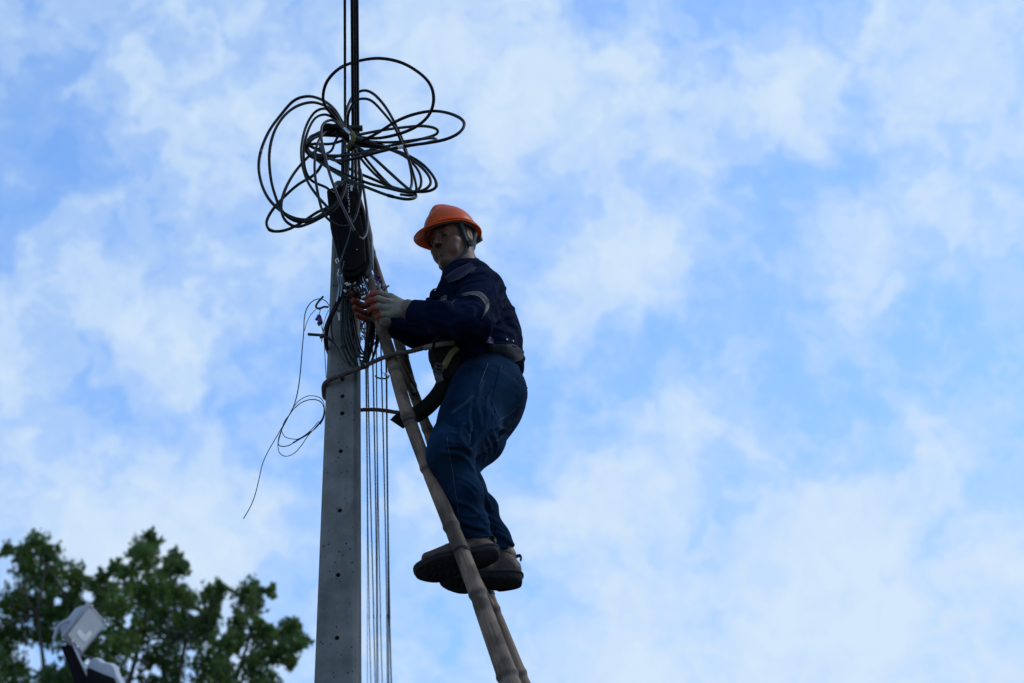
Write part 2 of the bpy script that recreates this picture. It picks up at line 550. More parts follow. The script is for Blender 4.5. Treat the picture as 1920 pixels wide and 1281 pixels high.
def concrete_mat():
    m = material("weathered_concrete", (0.105, 0.110, 0.110), (0.20, 0.202, 0.195), 9.0, 0.92, spec=0.2, detail=10, ramp=(0.3, 0.7))
    nt = m.node_tree
    b = nt.nodes["Principled BSDF"]
    base = b.inputs["Base Color"].links[0].from_socket
    t = N(nt.nodes, "ShaderNodeTexCoord")
    v = N(nt.nodes, "ShaderNodeTexVoronoi")
    v.inputs["Scale"].default_value = 46
    nt.links.new(t.outputs["Object"], v.inputs["Vector"])
    n0 = N(nt.nodes, "ShaderNodeTexNoise")
    n0.inputs["Scale"].default_value = 14
    n0.inputs["Detail"].default_value = 5
    nt.links.new(t.outputs["Object"], n0.inputs["Vector"])
    thr = math_node(nt.nodes, nt.links, "MULTIPLY", n0.outputs["Fac"], 0.385)
    pit = math_node(nt.nodes, nt.links, "LESS_THAN", v.outputs["Distance"], math_node(nt.nodes, nt.links, "SUBTRACT", thr, 0.075))
    # long faint stains
    mp = N(nt.nodes, "ShaderNodeMapping")
    mp.inputs["Scale"].default_value = (22, 22, 1.6)
    nt.links.new(t.outputs["Object"], mp.inputs["Vector"])
    n1 = N(nt.nodes, "ShaderNodeTexNoise")
    n1.inputs["Scale"].default_value = 1.0
    n1.inputs["Detail"].default_value = 8
    nt.links.new(mp.outputs[0], n1.inputs["Vector"])
    st = N(nt.nodes, "ShaderNodeMix", data_type="RGBA", blend_type="MULTIPLY")
    nt.links.new(base, st.inputs["A"])
    rr = N(nt.nodes, "ShaderNodeValToRGB")
    rr.color_ramp.elements[0].position, rr.color_ramp.elements[0].color = 0.35, (0.62, 0.64, 0.64, 1)
    rr.color_ramp.elements[1].position, rr.color_ramp.elements[1].color = 0.62, (1, 1, 1, 1)
    nt.links.new(n1.outputs["Fac"], rr.inputs["Fac"])
    st.inputs["Factor"].default_value = 0.4
    nt.links.new(rr.outputs["Color"], st.inputs["B"])
    mx = N(nt.nodes, "ShaderNodeMix", data_type="RGBA")
    nt.links.new(pit, mx.inputs["Factor"])
    nt.links.new(st.outputs["Result"], mx.inputs["A"])
    mx.inputs["B"].default_value = (0.025, 0.026, 0.028, 1)
    nt.links.new(mx.outputs["Result"], b.inputs["Base Color"])
    n2 = N(nt.nodes, "ShaderNodeTexNoise")
    n2.inputs["Scale"].default_value = 60
    n2.inputs["Detail"].default_value = 8
    nt.links.new(t.outputs["Object"], n2.inputs["Vector"])
    h = math_node(nt.nodes, nt.links, "SUBTRACT", n2.outputs["Fac"], pit)
    bp = N(nt.nodes, "ShaderNodeBump")
    bp.inputs["Strength"].default_value = 0.4
    bp.inputs["Distance"].default_value = 0.004
    nt.links.new(h, bp.inputs["Height"])
    nt.links.new(bp.outputs[0], b.inputs["Normal"])
    return m


M["concrete"] = concrete_mat()


def bamboo_mat():
    m = material("weathered_bamboo", (0.070, 0.046, 0.032), (0.235, 0.160, 0.112), 1.0, 0.72, 0.35, 3.0, spec=0.35, stretch=(26, 7, 1), use_uv=True, ramp=(0.3, 0.68), bdist=0.004)
    nt = m.node_tree
    b = nt.nodes["Principled BSDF"]
    base = b.inputs["Base Color"].links[0].from_socket
    t = N(nt.nodes, "ShaderNodeTexCoord")
    n = N(nt.nodes, "ShaderNodeTexNoise")
    n.inputs["Scale"].default_value = 9
    n.inputs["Detail"].default_value = 7
    nt.links.new(t.outputs["Object"], n.inputs["Vector"])
    r = N(nt.nodes, "ShaderNodeValToRGB")
    r.color_ramp.elements[0].position, r.color_ramp.elements[0].color = 0.40, (0.30, 0.28, 0.28, 1)
    r.color_ramp.elements[1].position, r.color_ramp.elements[1].color = 0.56, (1, 1, 1, 1)
    nt.links.new(n.outputs["Fac"], r.inputs["Fac"])
    mx = N(nt.nodes, "ShaderNodeMix", data_type="RGBA", blend_type="MULTIPLY")
    mx.inputs["Factor"].default_value = 1
    nt.links.new(base, mx.inputs["A"])
    nt.links.new(r.outputs["Color"], mx.inputs["B"])
    # dirt gathers in the groove of each node
    a = N(nt.nodes, "ShaderNodeAttribute", attribute_name="node_ring")
    m2 = N(nt.nodes, "ShaderNodeMix", data_type="RGBA")
    nt.links.new(a.outputs["Fac"], m2.inputs["Factor"])
    nt.links.new(mx.outputs["Result"], m2.inputs["A"])
    m2.inputs["B"].default_value = (0.045, 0.036, 0.03, 1)
    nt.links.new(m2.outputs["Result"], b.inputs["Base Color"])
    return m


M["bamboo"] = bamboo_mat()


# ------------------------------------------------------------------ signed-distance modelling
def smin(a, b, k):
    h = np.clip(0.5 + 0.5 * (b - a) / k, 0, 1)
    return b + (a - b) * h - k * h * (1 - h)


def smax(a, b, k):
    return -smin(-a, -b, k)


def cap(P, a, b, ra, rb, side=None, flat=1.0):
    a, b = np.asarray(a, np.float32), np.asarray(b, np.float32)
    pa, ba = P - a, b - a
    h = np.clip(pa @ ba / max(float(ba @ ba), 1e-9), 0, 1)
    v = pa - h[:, None] * ba
    q = np.einsum("ij,ij->i", v, v)
    if side is not None:
        s = np.asarray(side, np.float32)
        vs = v @ (s / np.linalg.norm(s))
        q = q - vs * vs + (vs / flat) ** 2
    return np.sqrt(np.maximum(q, 0)) - (ra + (rb - ra) * h)


def ell(P, c, r, R=None):
    p = P - np.asarray(c, np.float32)
    if R is not None:
        p = p @ np.asarray(R, np.float32)
    r = np.asarray(r, np.float32)
    k0 = np.linalg.norm(p / r, axis=1)
    k1 = np.linalg.norm(p / (r * r), axis=1)
    return k0 * (k0 - 1) / np.maximum(k1, 1e-9)


def polydist(P, pts):
    d = None
    for a, b in zip(pts[:-1], pts[1:]):
        q = cap(P, a, b, 0, 0)
        d = q if d is None else np.minimum(d, q)
    return d


def sdf_mesh(f, lo, hi, h, slack=0.03):
    lo, hi = V3(lo), V3(hi)
    B = 10
    n = (np.ceil((hi - lo) / h / B).astype(int)) * B
    nb = n // B
    Dm = np.ones(n, dtype=np.float32)
    bi = np.stack(np.meshgrid(*[np.arange(k) for k in nb], indexing="ij"), -1).reshape(-1, 3)
    cen = lo + (bi * B + (B - 1) / 2) * h
    dc = f(cen.astype(np.float32))
    keep = np.abs(dc) < (B * h * 0.87 + slack)
    off = np.stack(np.meshgrid(*[np.arange(B)] * 3, indexing="ij"), -1).reshape(-1, 3)
    for b, d in zip(bi[~keep], dc[~keep]):
        if d < 0:
            i, j, k = b * B
            Dm[i:i + B, j:j + B, k:k + B] = -1
    kb = bi[keep]
    for s in range(0, len(kb), 200):
        bb = kb[s:s + 200]
        idx = (bb[:, None, :] * B + off[None]).reshape(-1, 3)
        val = f((lo + idx * h).astype(np.float32))
        Dm[idx[:, 0], idx[:, 1], idx[:, 2]] = val
    S = Dm < 0
    C = np.zeros(np.array(S.shape) - 1, dtype=np.int8)
    cor = [(i, j, k) for i in (0, 1) for j in (0, 1) for k in (0, 1)]
    sh = C.shape
    for i, j, k in cor:
        C += S[i:i + sh[0], j:j + sh[1], k:k + sh[2]]
    act = np.argwhere((C > 0) & (C < 8))
    vid = np.full(sh, -1, dtype=np.int32)
    vid[act[:, 0], act[:, 1], act[:, 2]] = np.arange(len(act))
    acc = np.zeros((len(act), 3))
    cnt = np.zeros(len(act))
    for a in cor:
        for ax in range(3):
            if a[ax]:
                continue
            b = list(a)
            b[ax] = 1
            va = Dm[act[:, 0] + a[0], act[:, 1] + a[1], act[:, 2] + a[2]]
            vb = Dm[act[:, 0] + b[0], act[:, 1] + b[1], act[:, 2] + b[2]]
            cr_ = (va < 0) != (vb < 0)
            t = np.where(cr_, va / np.where(cr_, va - vb, 1), 0)
            p = np.tile(np.array(a, dtype=float), (len(act), 1))
            p[:, ax] += t
            acc += p * cr_[:, None]
            cnt += cr_
    V = lo + (act + acc / cnt[:, None]) * h
    Q = []
    for ax in range(3):
        u, w = (ax + 1) % 3, (ax + 2) % 3
        sl0 = [slice(None)] * 3
        sl1 = [slice(None)] * 3
        sl0[ax], sl1[ax] = slice(0, -1), slice(1, None)
        ch = np.argwhere(S[tuple(sl0)] != S[tuple(sl1)])
        ok = (ch[:, u] > 0) & (ch[:, w] > 0) & (ch[:, u] < n[u] - 1) & (ch[:, w] < n[w] - 1)
        ch = ch[ok]
        inside = S[ch[:, 0], ch[:, 1], ch[:, 2]]

        def g(du, dw):
            c = ch.copy()
            c[:, u] += du
            c[:, w] += dw
            return vid[c[:, 0], c[:, 1], c[:, 2]]
        q = np.stack([g(-1, -1), g(0, -1), g(0, 0), g(-1, 0)], 1)
        q[~inside] = q[~inside][:, ::-1]
        Q.append(q)
    Q = np.concatenate(Q)
    return V, Q[(Q >= 0).all(1)]


def bvh_of(V, Q):
    return BVHTree.FromPolygons([tuple(v) for v in V], Q.tolist())


CAMP = Vector((0, 0, CAM_Z))


def hit(bvh, px, py):
    """point and normal where the line of sight through (px, py) meets the surface"""
    l, nrm, i, d = bvh.ray_cast(CAMP, px_dir(px, py))
    return l, nrm


def on_line(bvh, pts, n=5, off=0.0):
    """polyline laid on a surface"""
    out = []
    P = catmull([(a, b, 0) for a, b in pts], n)
    for p in P:
        l, nr = hit(bvh, p[0], p[1])
        if l is not None:
            out.append(V3(l) + V3(nr) * off)
    return np.array(out)


def patch(bvh, top, bot, nu=14, nv=5, off=0.003):
    """cloth patch laid on a surface between two photo-space edges -> closed thin sheet"""
    T, Bm = catmull([(a, b, 0) for a, b in top], 8), catmull([(a, b, 0) for a, b in bot], 8)
    pick = lambda A, t: A[min(int(round(t * (len(A) - 1))), len(A) - 1)]
    G, Nn, last = [], [], None
    for i in range(nu + 1):
        for j in range(nv + 1):
            t = i / nu
            p = pick(T, t) * (1 - j / nv) + pick(Bm, t) * (j / nv)
            l, nr = hit(bvh, p[0], p[1])
            if l is None:
                l, nr = last if last else (Vector((0, 0, 0)), Vector((0, -1, 0)))
            last = (l, nr)
            G.append(V3(l)); Nn.append(V3(nr))
    G, Nn = np.array(G), np.array(Nn)
    n = len(G)
    V = np.concatenate([G + Nn * off, G - Nn * 0.006])
    F = []
    idx = lambda i, j: i * (nv + 1) + j
    for i in range(nu):
        for j in range(nv):
            a, b, c, d = idx(i, j), idx(i + 1, j), idx(i + 1, j + 1), idx(i, j + 1)
            F.append([a, b, c, d]); F.append([d + n, c + n, b + n, a + n])
    for i in range(nu):
        for j in (0, nv):
            a, b = idx(i, j), idx(i + 1, j)
            F.append([a, a + n, b + n, b])
    for j in range(nv):
        for i in (0, nu):
            a, b = idx(i, j), idx(i, j + 1)
            F.append([a, b, b + n, a + n])
    return V, F


# ================================================================== SETTING
g = obj("ground", [(-2500, -2500, 0), (2500, -2500, 0), (2500, 2500, 0), (-2500, 2500, 0)], [[0, 1, 2, 3]], M["ground"], smooth=False)
tag(g, kind="structure")

# ------------------------------------------------------------------ utility pole
PY = 6.72                                     # depth of the pole's front face
base_c, axis_top = None, None
pa, pb = W(634.0, 1281, PY), W(648.0, 520, PY)
ax = (pb - pa) / (pb.z - pa.z)
at_z = lambda z: pa + ax * (z - pa.z)
wid = lambda z: 0.5 * (0.1640 - 0.0285 * (z - pa.z))
ZT = W(648, 338, PY).z
yaw = math.radians(-5)
ux, uy = Vector((math.cos(yaw), math.sin(yaw), 0)), Vector((-math.sin(yaw), math.cos(yaw), 0))
secs = []
for z in (-0.3, 1.5, 3.0, 4.3, 5.2, ZT):
    c = at_z(z)
    w = wid(z) * 0.885
    dp = w * 1.9
    c = c - ux * (w * 0.155)
    ch = 0.012
    o = [(-w + ch, 0), (w - ch, 0), (w, ch), (w, dp - ch), (w - ch, dp), (-w + ch, dp), (-w, dp - ch), (-w, ch)]
    secs.append([V3(c + ux * a + uy * b) for a, b in o])
V = np.array(secs).reshape(-1, 3)
F = [list(range(7, -1, -1)), list(range(5 * 8, 6 * 8))]
for i in range(5):
    for j in range(8):
        F.append([i * 8 + j, i * 8 + (j + 1) % 8, (i + 1) * 8 + (j + 1) % 8, (i + 1) * 8 + j])
pole = obj("utility_pole", V, F, M["concrete"], smooth=False, loc=at_z(0))
tag(pole, "tapering grey concrete utility pole with a row of round holes", "utility pole")
bm = bmesh.new()
holes = [(644, 590), (643, 651), (642, 711), (642, 743), (641.5, 775), (638.7, 846), (637, 957), (634, 1078), (631.7, 1196), (629, 1330)]
for hx, hy in holes:
    c = W(hx, hy, PY)
    m4 = Matrix.Translation(c - origin(pole)) @ (Vector((uy.x, uy.y, 0))).to_track_quat("Z", "Y").to_matrix().to_4x4()
    bmesh.ops.create_cone(bm, cap_ends=True, segments=14, radius1=0.0085, radius2=0.0085, depth=0.09, matrix=m4)
me = bpy.data.meshes.new("cutter")
bm.to_mesh(me); bm.free()
cut = bpy.data.objects.new("cutter", me)
COL.objects.link(cut)
cut.location = pole.location
bo = pole.modifiers.new("holes", "BOOLEAN")
bo.operation, bo.solver, bo.object = "DIFFERENCE", "EXACT", cut
bpy.context.view_layer.update()
ev = pole.evaluated_get(bpy.context.evaluated_depsgraph_get())
newme = bpy.data.meshes.new_from_object(ev)
pole.modifiers.clear()
pole.data = newme
bpy.data.objects.remove(cut)
if not pole.data.materials:
    pole.data.materials.append(M["concrete"])

# pole hardware: hook rod, stub bar, top cross clamp
hook = catmull([W(616, 576, 6.80), W(608, 575.5, 6.80), W(601, 578, 6.80), W(595, 578, 6.80), W(592.5, 574, 6.80), W(597, 566, 6.80), W(606, 556, 6.80)], 6)
v, f, u = tube(hook, 0.0042, 8)
obj("hook", v, f, M["dark_steel"], pole)
v, f = box((W(577, 627, 6.79) + W(616, 629.5, 6.79)) / 2, (W(616, 629.5, 6.79) - W(577, 627, 6.79)) / 2, (0, 0.006, 0), (0, 0, 0.0035))
bevel(obj("steel_bar", v, f, M["dark_steel"], pole), 0.001, 1)
v, f = box((W(636, 240, 6.70) + W(680, 241, 6.66)) / 2, (W(680, 241, 6.66) - W(636, 240, 6.70)) / 2, (0, 0.012, 0), (0, 0, 0.008))
arm = bevel(obj("top_bracket", v, f, M["dark_steel"], pole), 0.002, 1)
v, f, u = tube([W(643, 350, 6.76), W(643, 300, 6.73), W(644, 242, 6.70)], 0.008, 8)
obj("bracket_post", v, f, M["dark_steel"], pole)
v, f, u = tube([W(634, 352, 6.66), W(634, 352, 6.74)], 0.010, 6)
obj("bolt", v, f, M["steel"], pole)

# ------------------------------------------------------------------ overhead cables (towards the viewer and past)
def overhead(name, top, bottom, yb, r, mat, label, group, tail=None):
    """top, bottom = photo points; the cable leaves the pole at depth yb and runs level overhead"""
    b = W(*bottom, yb)
    d = px_dir(*top)
    zl = b.z + 0.02
    t = (zl - CAM_Z) / d.z
    a = CAMP + d * t
    ext = a + (a - b) * ((a.y + 26) / (b.y - a.y))
    ext.z = a.z + 0.8
    pts = [ext, a.lerp(ext, 0.4) - Vector((0, 0, 0.25)), a.lerp(ext, 0.1) + Vector((0, 0, .0)), a, b.lerp(a, 0.5), b] + (tail or [])
    v, f, u = tube(catmull(pts, 8), r, 8)
    o = obj(name, v, f, mat)
    tag(o, label, "cable", group)
    return o


GO = "overhead cables running up out of the frame"
overhead("overhead_cable", (646.5, 0), (647, 236), 6.70, 0.0052, M["cable"], "thin single black cable rising left of the thick cable bundle", GO, [W(648, 300, 6.66), W(650, 380, 6.56)])
overhead("overhead_cable", (660, 0), (661.5, 240), 6.72, 0.0062, M["cable"], "left strand of the thick black cable bundle above the pole", GO, [W(661, 300, 6.70), W(660, 370, 6.66), W(662, 430, 6.66)])
overhead("overhead_cable", (665, 0), (666.5, 240), 6.74, 0.0066, M["cable_grey"], "grey-black middle strand of the thick cable bundle above the pole", GO, [W(667, 300, 6.72), W(668, 370, 6.68), W(671, 430, 6.68)])
overhead("overhead_cable", (669.5, 0), (671.5, 240), 6.72, 0.0058, M["cable"], "right strand of the thick black cable bundle above the pole", GO, [W(673, 300, 6.70), W(675, 370, 6.68), W(677, 440, 6.70)])

# ------------------------------------------------------------------ span wires receding behind the pole
GS = "wires receding down behind the pole"
spans = [(684, 690, 1.5, "span"), (686, 696.5, 2.2, "span"), (691.5, 702, 2.6, "cable_green"), (699, 707, 2.8, "span"), (704.5, 711.5, 1.6, "bluewire"),
         (707, 715.5, 2.4, "span"), (716, 725.5, 2.6, "cable_green"), (722, 731, 2.6, "cable"), (725, 733.5, 3.4, "cable")]
NTH = ["first", "second", "third", "fourth", "fifth", "sixth", "seventh", "eighth", "ninth"]
LOOK = ["faint teal", "thin teal", "green-black", "dark teal", "pale blue", "teal-black", "thick green-black", "thick black", "thickest black"]
for i, (x0, x1, wpx, mt) in enumerate(spans):
    pts = []
    j = rng.uniform(-1, 1, 8)
    for k, (py, y) in enumerate([(600, 6.93), (700, 7.32), (850, 7.98), (1000, 8.72), (1150, 9.6), (1281, 10.45)]):
        t = (py - 680) / 600
        pts.append(W(x0 + (x1 - x0) * t + 1.9 * math.sin(0.75 * k + 1.9 * i), py, y))
    dlt = pts[-1] - pts[-2]
    for s, zz in ((8, 0.25), (24, 1.6)):
        e_ = pts[5] + dlt.normalized() * s
        e_.z += zz
        pts.append(e_)
    v, f, u = tube(catmull(pts, 6), 0.5 * wpx * mpp(pts[3]) * 1.02, 6)
    tag(obj("span_wire", v, f, M[mt]), "%s wire receding behind the pole, %s from the pole's right edge" % (LOOK[i], NTH[i]), "wire", GS)
# little spacer clamp on the receding wires
sp = empty("wire_spacer", W(714, 707, 7.34), "small dark bracket clipped across the receding wires beside the ladder", "clamp")
pc = catmull([W(704, 705, 7.34), W(707, 708, 7.33), W(716, 710, 7.32), (W(726, 709, 7.32)), W(730, 704, 7.32)], 4)
v, f, u = tube(pc, 0.0035, 6)
obj("bar", v, f, M["yellow"], sp)
v, f = box(W(724, 702, 7.31), (0.006, 0, 0), (0, 0.004, 0), (0, 0, 0.005))
obj("clip", v, f, M["foil"], sp)
v, f, u = tube(catmull([W(713, 693, 7.33), W(718, 699, 7.33), W(724, 703, 7.32)], 4), 0.0012, 5)
obj("tie", v, f, M["thin_wire"], sp)

# ------------------------------------------------------------------ junction box
jb = empty("junction_box", W(650, 440, 6.62), "black plastic cable splice box strapped to the pole's upper front", "junction box")
def bx(pts, yf, back):
    return prism([W(a, b, y) for (a, b), y in zip(pts, yf)], back)
o_main = [(612, 354), (640, 347), (672, 352), (684, 392), (691, 440), (695, 488), (686, 509), (664, 519), (644, 520), (632, 478), (619, 425)]
yf = [6.60, 6.60, 6.60, 6.58, 6.565, 6.55, 6.55, 6.55, 6.55, 6.56, 6.58]
v, f = bx(o_main, yf, (0, 0.105, 0.02))
bevel(obj("housing", v, f, M["box"], jb, smooth=False), 0.010, 3)
# raised lid on its front, set back from the rim
o_lid = [(620, 372), (664, 366), (676, 400), (684, 450), (686, 490), (664, 506), (648, 507), (636, 470), (625, 420)]
v, f = bx(o_lid, [6.592, 6.592, 6.575, 6.56, 6.548, 6.54, 6.54, 6.553, 6.573], (0, 0.012, 0))
bevel(obj("lid", v, f, M["box"], jb, smooth=False), 0.004, 2)
for a, b in ((677, 390), (678.5, 400), (680, 410)):
    v, f = prism([W(a - 2, b - 4, 6.575), W(a + 2.5, b - 2.5, 6.575), W(a + 1, b + 1.2, 6.575), W(a - 2, b + 2, 6.575)], (0, 0.02, 0))
    obj("latch", v, f, M["box"], jb, smooth=False)
v, f, u = tube([W(669.5, 468, 6.545), W(669.5, 468, 6.532)], 0.0022, 8)
obj("screw", v, f, M["steel"], jb)
# pale backing strip on the right of the box
v, f = prism([W(683, 372, 6.66), W(686, 380, 6.66), W(699, 440, 6.66), W(700, 500, 6.66), W(697, 500, 6.66), W(694, 452, 6.66), W(688, 432, 6.66)], (0, 0.03, 0))
bevel(obj("backing_plate", v, f, M["lamp_body"], jb, smooth=False), 0.002, 1)
# hanging white-printed tag tape on the front
v, f = prism([W(650, 334, 6.52), W(654.5, 334, 6.52), W(657.5, 405, 6.525), (W(653, 404, 6.525))], (0, 0.003, 0))
tt = obj("printed_strip", v, f, M["box"], jb, smooth=False)
pr = []
for i in range(17):
    yy = 346 + i * 3.3
    xx = 652.2 + (yy - 334) * 0.045
    s = rng.uniform(0.5, 1.4)
    c = W(xx + rng.uniform(-.4, .4), yy, 6.5185)
    pr.append(box(c, (0.0022 * s, 0, rng.uniform(-.0008, .0008)), (0, 0.0004, 0), (0, 0, 0.0009)))
    if i % 2:
        pr.append(box(W(xx + rng.uniform(-1, 1), yy + 1.5, 6.5183), (0.0007, 0, 0), (0, 0.0004, 0), (0, 0, 0.0024)))
v, f, u = join(pr)
obj("lettering", v, f, M["print"], tt, smooth=False)
v, f = box(W(659, 353, 6.515), (0.0035, 0, 0), (0, 0.002, 0), (0, 0, 0.013))
obj("label_tab", v, f, M["print"], jb, smooth=False)

# ------------------------------------------------------------------ the coil of spare cable
coil = empty("cable_coil", W(655, 258, 6.62), "tangled coil of spare black cable tied to the pole top", "cable coil")
C1 = lambda a, b: (460 + a / 3.37, 80 + b / 3.37)
LOOPS = [
    [(650, 590), (560, 470), (505, 400), (492, 330), (520, 240), (600, 160), (720, 115), (850, 100), (980, 125), (1090, 185), (1165, 260), (1190, 350), (1170, 440), (1110, 510), (1020, 560), (900, 595), (800, 605), (670, 592)],
    [(660, 680), (740, 620), (830, 575), (950, 500), (1060, 455), (1180, 433), (1280, 445), (1360, 480), (1383, 520), (1350, 570), (1270, 610), (1150, 635), (1000, 655), (850, 690), (700, 730), (600, 745), (540, 735), (490, 690), (470, 640)],
    [(680, 590), (860, 555), (1010, 535), (1130, 528), (1205, 545), (1210, 575), (1150, 600), (1020, 630), (850, 665), (700, 700), (520, 725), (430, 720), (385, 690), (390, 655), (440, 640), (540, 640), (640, 610)],
    [(670, 610), (850, 630), (1000, 625), (1150, 605), (1200, 608), (1190, 625), (1050, 650), (880, 680), (700, 705), (560, 715), (440, 705), (395, 670), (400, 610), (450, 580), (560, 575), (650, 600)],
    [(640, 590), (632, 500), (642, 420), (680, 340), (745, 303), (810, 325), (880, 400), (940, 500), (990, 610), (1030, 730), (1050, 830), (1050, 900), (1030, 930), (960, 925)],
    [(655, 580), (648, 500), (655, 440), (690, 375), (740, 355), (800, 370), (870, 440), (940, 530), (990, 640), (1040, 760), (1070, 860), (1080, 930), (1055, 965), (980, 960)],
    [(380, 640), (480, 690), (560, 740), (680, 810), (800, 860), (920, 910), (1050, 940), (1150, 940), (1205, 910), (1190, 850), (1120, 770), (1020, 710), (900, 670), (760, 650), (660, 620)],
    [(390, 690), (440, 725), (540, 790), (650, 840), (780, 890), (900, 920), (1020, 945), (1120, 935), (1170, 890), (1150, 830), (1080, 760), (980, 700), (880, 660), (740, 640), (660, 610)],
    [(400, 700), (450, 740), (550, 810), (660, 870), (780, 920), (900, 965), (1000, 988), (1060, 985), (1075, 960), (1000, 900), (900, 810), (800, 720), (710, 660), (660, 615)],
    [(665, 610), (720, 680), (790, 770), (870, 860), (940, 920), (1040, 945), (1100, 920), (1110, 860), (1080, 790), (1000, 715), (860, 660), (680, 625)],
    [(660, 620), (700, 690), (760, 770), (850, 860), (960, 930), (1060, 955)],
    [(640, 560), (610, 500), (560, 420), (490, 365), (400, 340), (310, 365), (230, 450), (150, 560), (100, 680), (85, 790), (105, 900), (150, 990), (220, 1060), (300, 1105), (380, 1120), (440, 1110), (520, 1060), (600, 990), (640, 900), (650, 780), (655, 640)],
    [(640, 570), (600, 510), (550, 430), (480, 390), (410, 378), (320, 405), (240, 470), (180, 570), (152, 700), (160, 850), (190, 970), (230, 1060), (300, 1120), (400, 1130), (500, 1085), (580, 1010), (630, 920), (645, 780), (655, 640)],
    [(500, 740), (440, 830), (330, 900), (240, 980), (170, 1060), (135, 1130), (150, 1180), (200, 1193), (270, 1180), (350, 1140), (450, 1075), (540, 1030), (600, 960), (640, 850)],
    [(480, 660), (400, 720), (320, 810), (260, 910), (228, 1010), (235, 1090), (270, 1140), (330, 1163), (410, 1140), (490, 1100), (560, 1060), (620, 960), (650, 840)],
    [(650, 570), (620, 520), (560, 440), (490, 418), (430, 450), (380, 540), (355, 660), (360, 770), (390, 870), (440, 950), (500, 1020), (550, 1060), (610, 1000)],
    [(650, 580), (610, 540), (560, 480), (500, 455), (440, 480), (395, 560), (370, 670), (375, 780), (400, 850), (440, 885), (510, 915), (560, 950), (600, 900)],
    [(640, 580), (570, 500), (520, 495), (485, 530), (480, 600), (500, 700), (530, 820), (580, 960), (640, 1090), (690, 1190), (735, 1240), (765, 1200), (770, 1100), (755, 980), (740, 880), (725, 800)],
    [(560, 560), (500, 570), (455, 640), (440, 730), (440, 830), (460, 960), (490, 1070), (540, 1130), (600, 1160), (660, 1150), (700, 1090), (725, 980), (730, 880), (720, 780)],
    [(660, 615), (600, 590), (570, 620), (545, 680), (500, 710)],
    [(660, 600), (560, 590), (470, 590), (410, 625), (385, 680), (430, 730), (520, 735), (640, 700)],
    [(640, 590), (560, 560), (490, 560), (430, 590), (405, 640)],
]
COILP = []
for i, lp in enumerate(LOOPS):
    n = len(lp)
    amp = [-0.28, -0.30, 0.14, -0.16, 0.10, -0.10, 0.2, -0.16, -0.2, 0.16, 0.1, 0.22, -0.14, 0.24, -0.12, 0.12, -0.1, -0.1, -0.12, -0.05, -0.1, 0.06][i]
    ph = rng.uniform(-0.4, 0.4)
    pts = []
    for k, (a, b) in enumerate(lp):
        t = k / (n - 1)
        y = 6.60 + amp * math.sin(math.pi * t) + 0.02 * math.sin(9 * t + ph * 5) - (0.07 if i in (17, 18) else 0)
        pts.append(W(*C1(a, b), y))
    pth = catmull(pts, 9)
    COILP.append(pth)
    wpx = [5.8, 5.8, 5.3, 5.3, 5.2, 4.8, 5.4, 5.4, 5.6, 5.0, 4.8, 5.6, 5.4, 5.4, 5.4, 5.0, 4.8, 5.2, 5.0, 4.6, 5.0, 5.0][i]
    v, f, u = tube(pth, 0.53 * wpx * mpp(pts[n // 2]) * (1 + 0.035 * np.sin(np.arange(len(pth)) * 0.21 + i)), 9)
    mt = "cable_green" if i in (2, 8, 19, 15, 10, 13) else ("cable_grey" if i in (3, 17) else "cable")
    obj("cable_loop", v, f, M[mt], coil)
for a_, b_, w_, m_k in ((0, 5, .03, "cable_grey"), (1, 12, .02, "foil"), (11, 8, .025, "cable_grey"), (6, 8, .02, "cable_grey"), (13, 6, .022, "strap"), (17, 9, .03, "strap"), (3, 5, .02, "cable_grey"), (12, 12, .03, "strap"), (8, 5, .025, "strap")):
    lp = LOOPS[a_]
    n = len(lp)
    amp = [-0.28, -0.30, 0.14, -0.16, 0.10, -0.10, 0.2, -0.16, -0.2, 0.16, 0.1, 0.22, -0.14, 0.24, -0.12, 0.12, -0.1, -0.1, -0.12, -0.05, -0.1, 0.06][a_]
    P_l = COILP[a_]
    c_ = int(b_ / (n - 1) * (len(P_l) - 1))
    k_ = max(2, int(w_ / max(1e-4, np.linalg.norm(P_l[c_] - P_l[c_ + 1]))))
    sg = P_l[c_:c_ + k_ + 1]
    if len(sg) > 2:
        v, f, u = tube(sg, 0.0068, 9)
        obj("tape_wrap", v, f, M[m_k], coil)
# bundle wrapped at the knot, with its tie and shiny clip
v, f, u = tube(catmull([W(608, 245, 6.58), W(628, 240, 6.56), W(646, 250, 6.55), W(660, 262, 6.56), W(690, 270, 6.58), W(722, 276, 6.6)], 5), [0.010 + 0.012 * math.sin(math.pi * k / 25) for k in range(26)], 10)
obj("bundle_core", v, f, M["cable"], coil)
v, f, u = tube(catmull([W(606, 243, 6.54), W(616, 238, 6.53), W(632, 240, 6.53)], 5), [0.011, .013, .014, .015, .015, .015, .014, .013, .012, .011, .010], 8)
obj("wrapping", v, f, M["strap"], coil)
for (x0, y0, x1, y1, wd, m_) in ((645, 240, 657, 252, 0.006, "steel"), (658.5, 250, 660, 264, 0.009, "steel"), (653, 240, 662, 250, 0.004, "dark_steel")):
    a, b = W(x0, y0, 6.518), W(x1, y1, 6.515)
    d = (b - a) / 2
    s_ = Vector((d.z, 0, -d.x)).normalized() * wd
    v, f = box((a + b) / 2, d, s_, (0, 0.004, 0))
    bevel(obj("tie_clip", v, f, M[m_], coil, smooth=False), 0.0015, 1)
v, f, u = tube(catmull([W(652, 246, 6.535), W(660, 250, 6.51), W(662, 262, 6.51), W(655, 273, 6.53), W(650, 277, 6.56)], 6), 0.006, 8, flat=(1.6, .5))
obj("tie_strap", v, f, M["yellow"], coil)

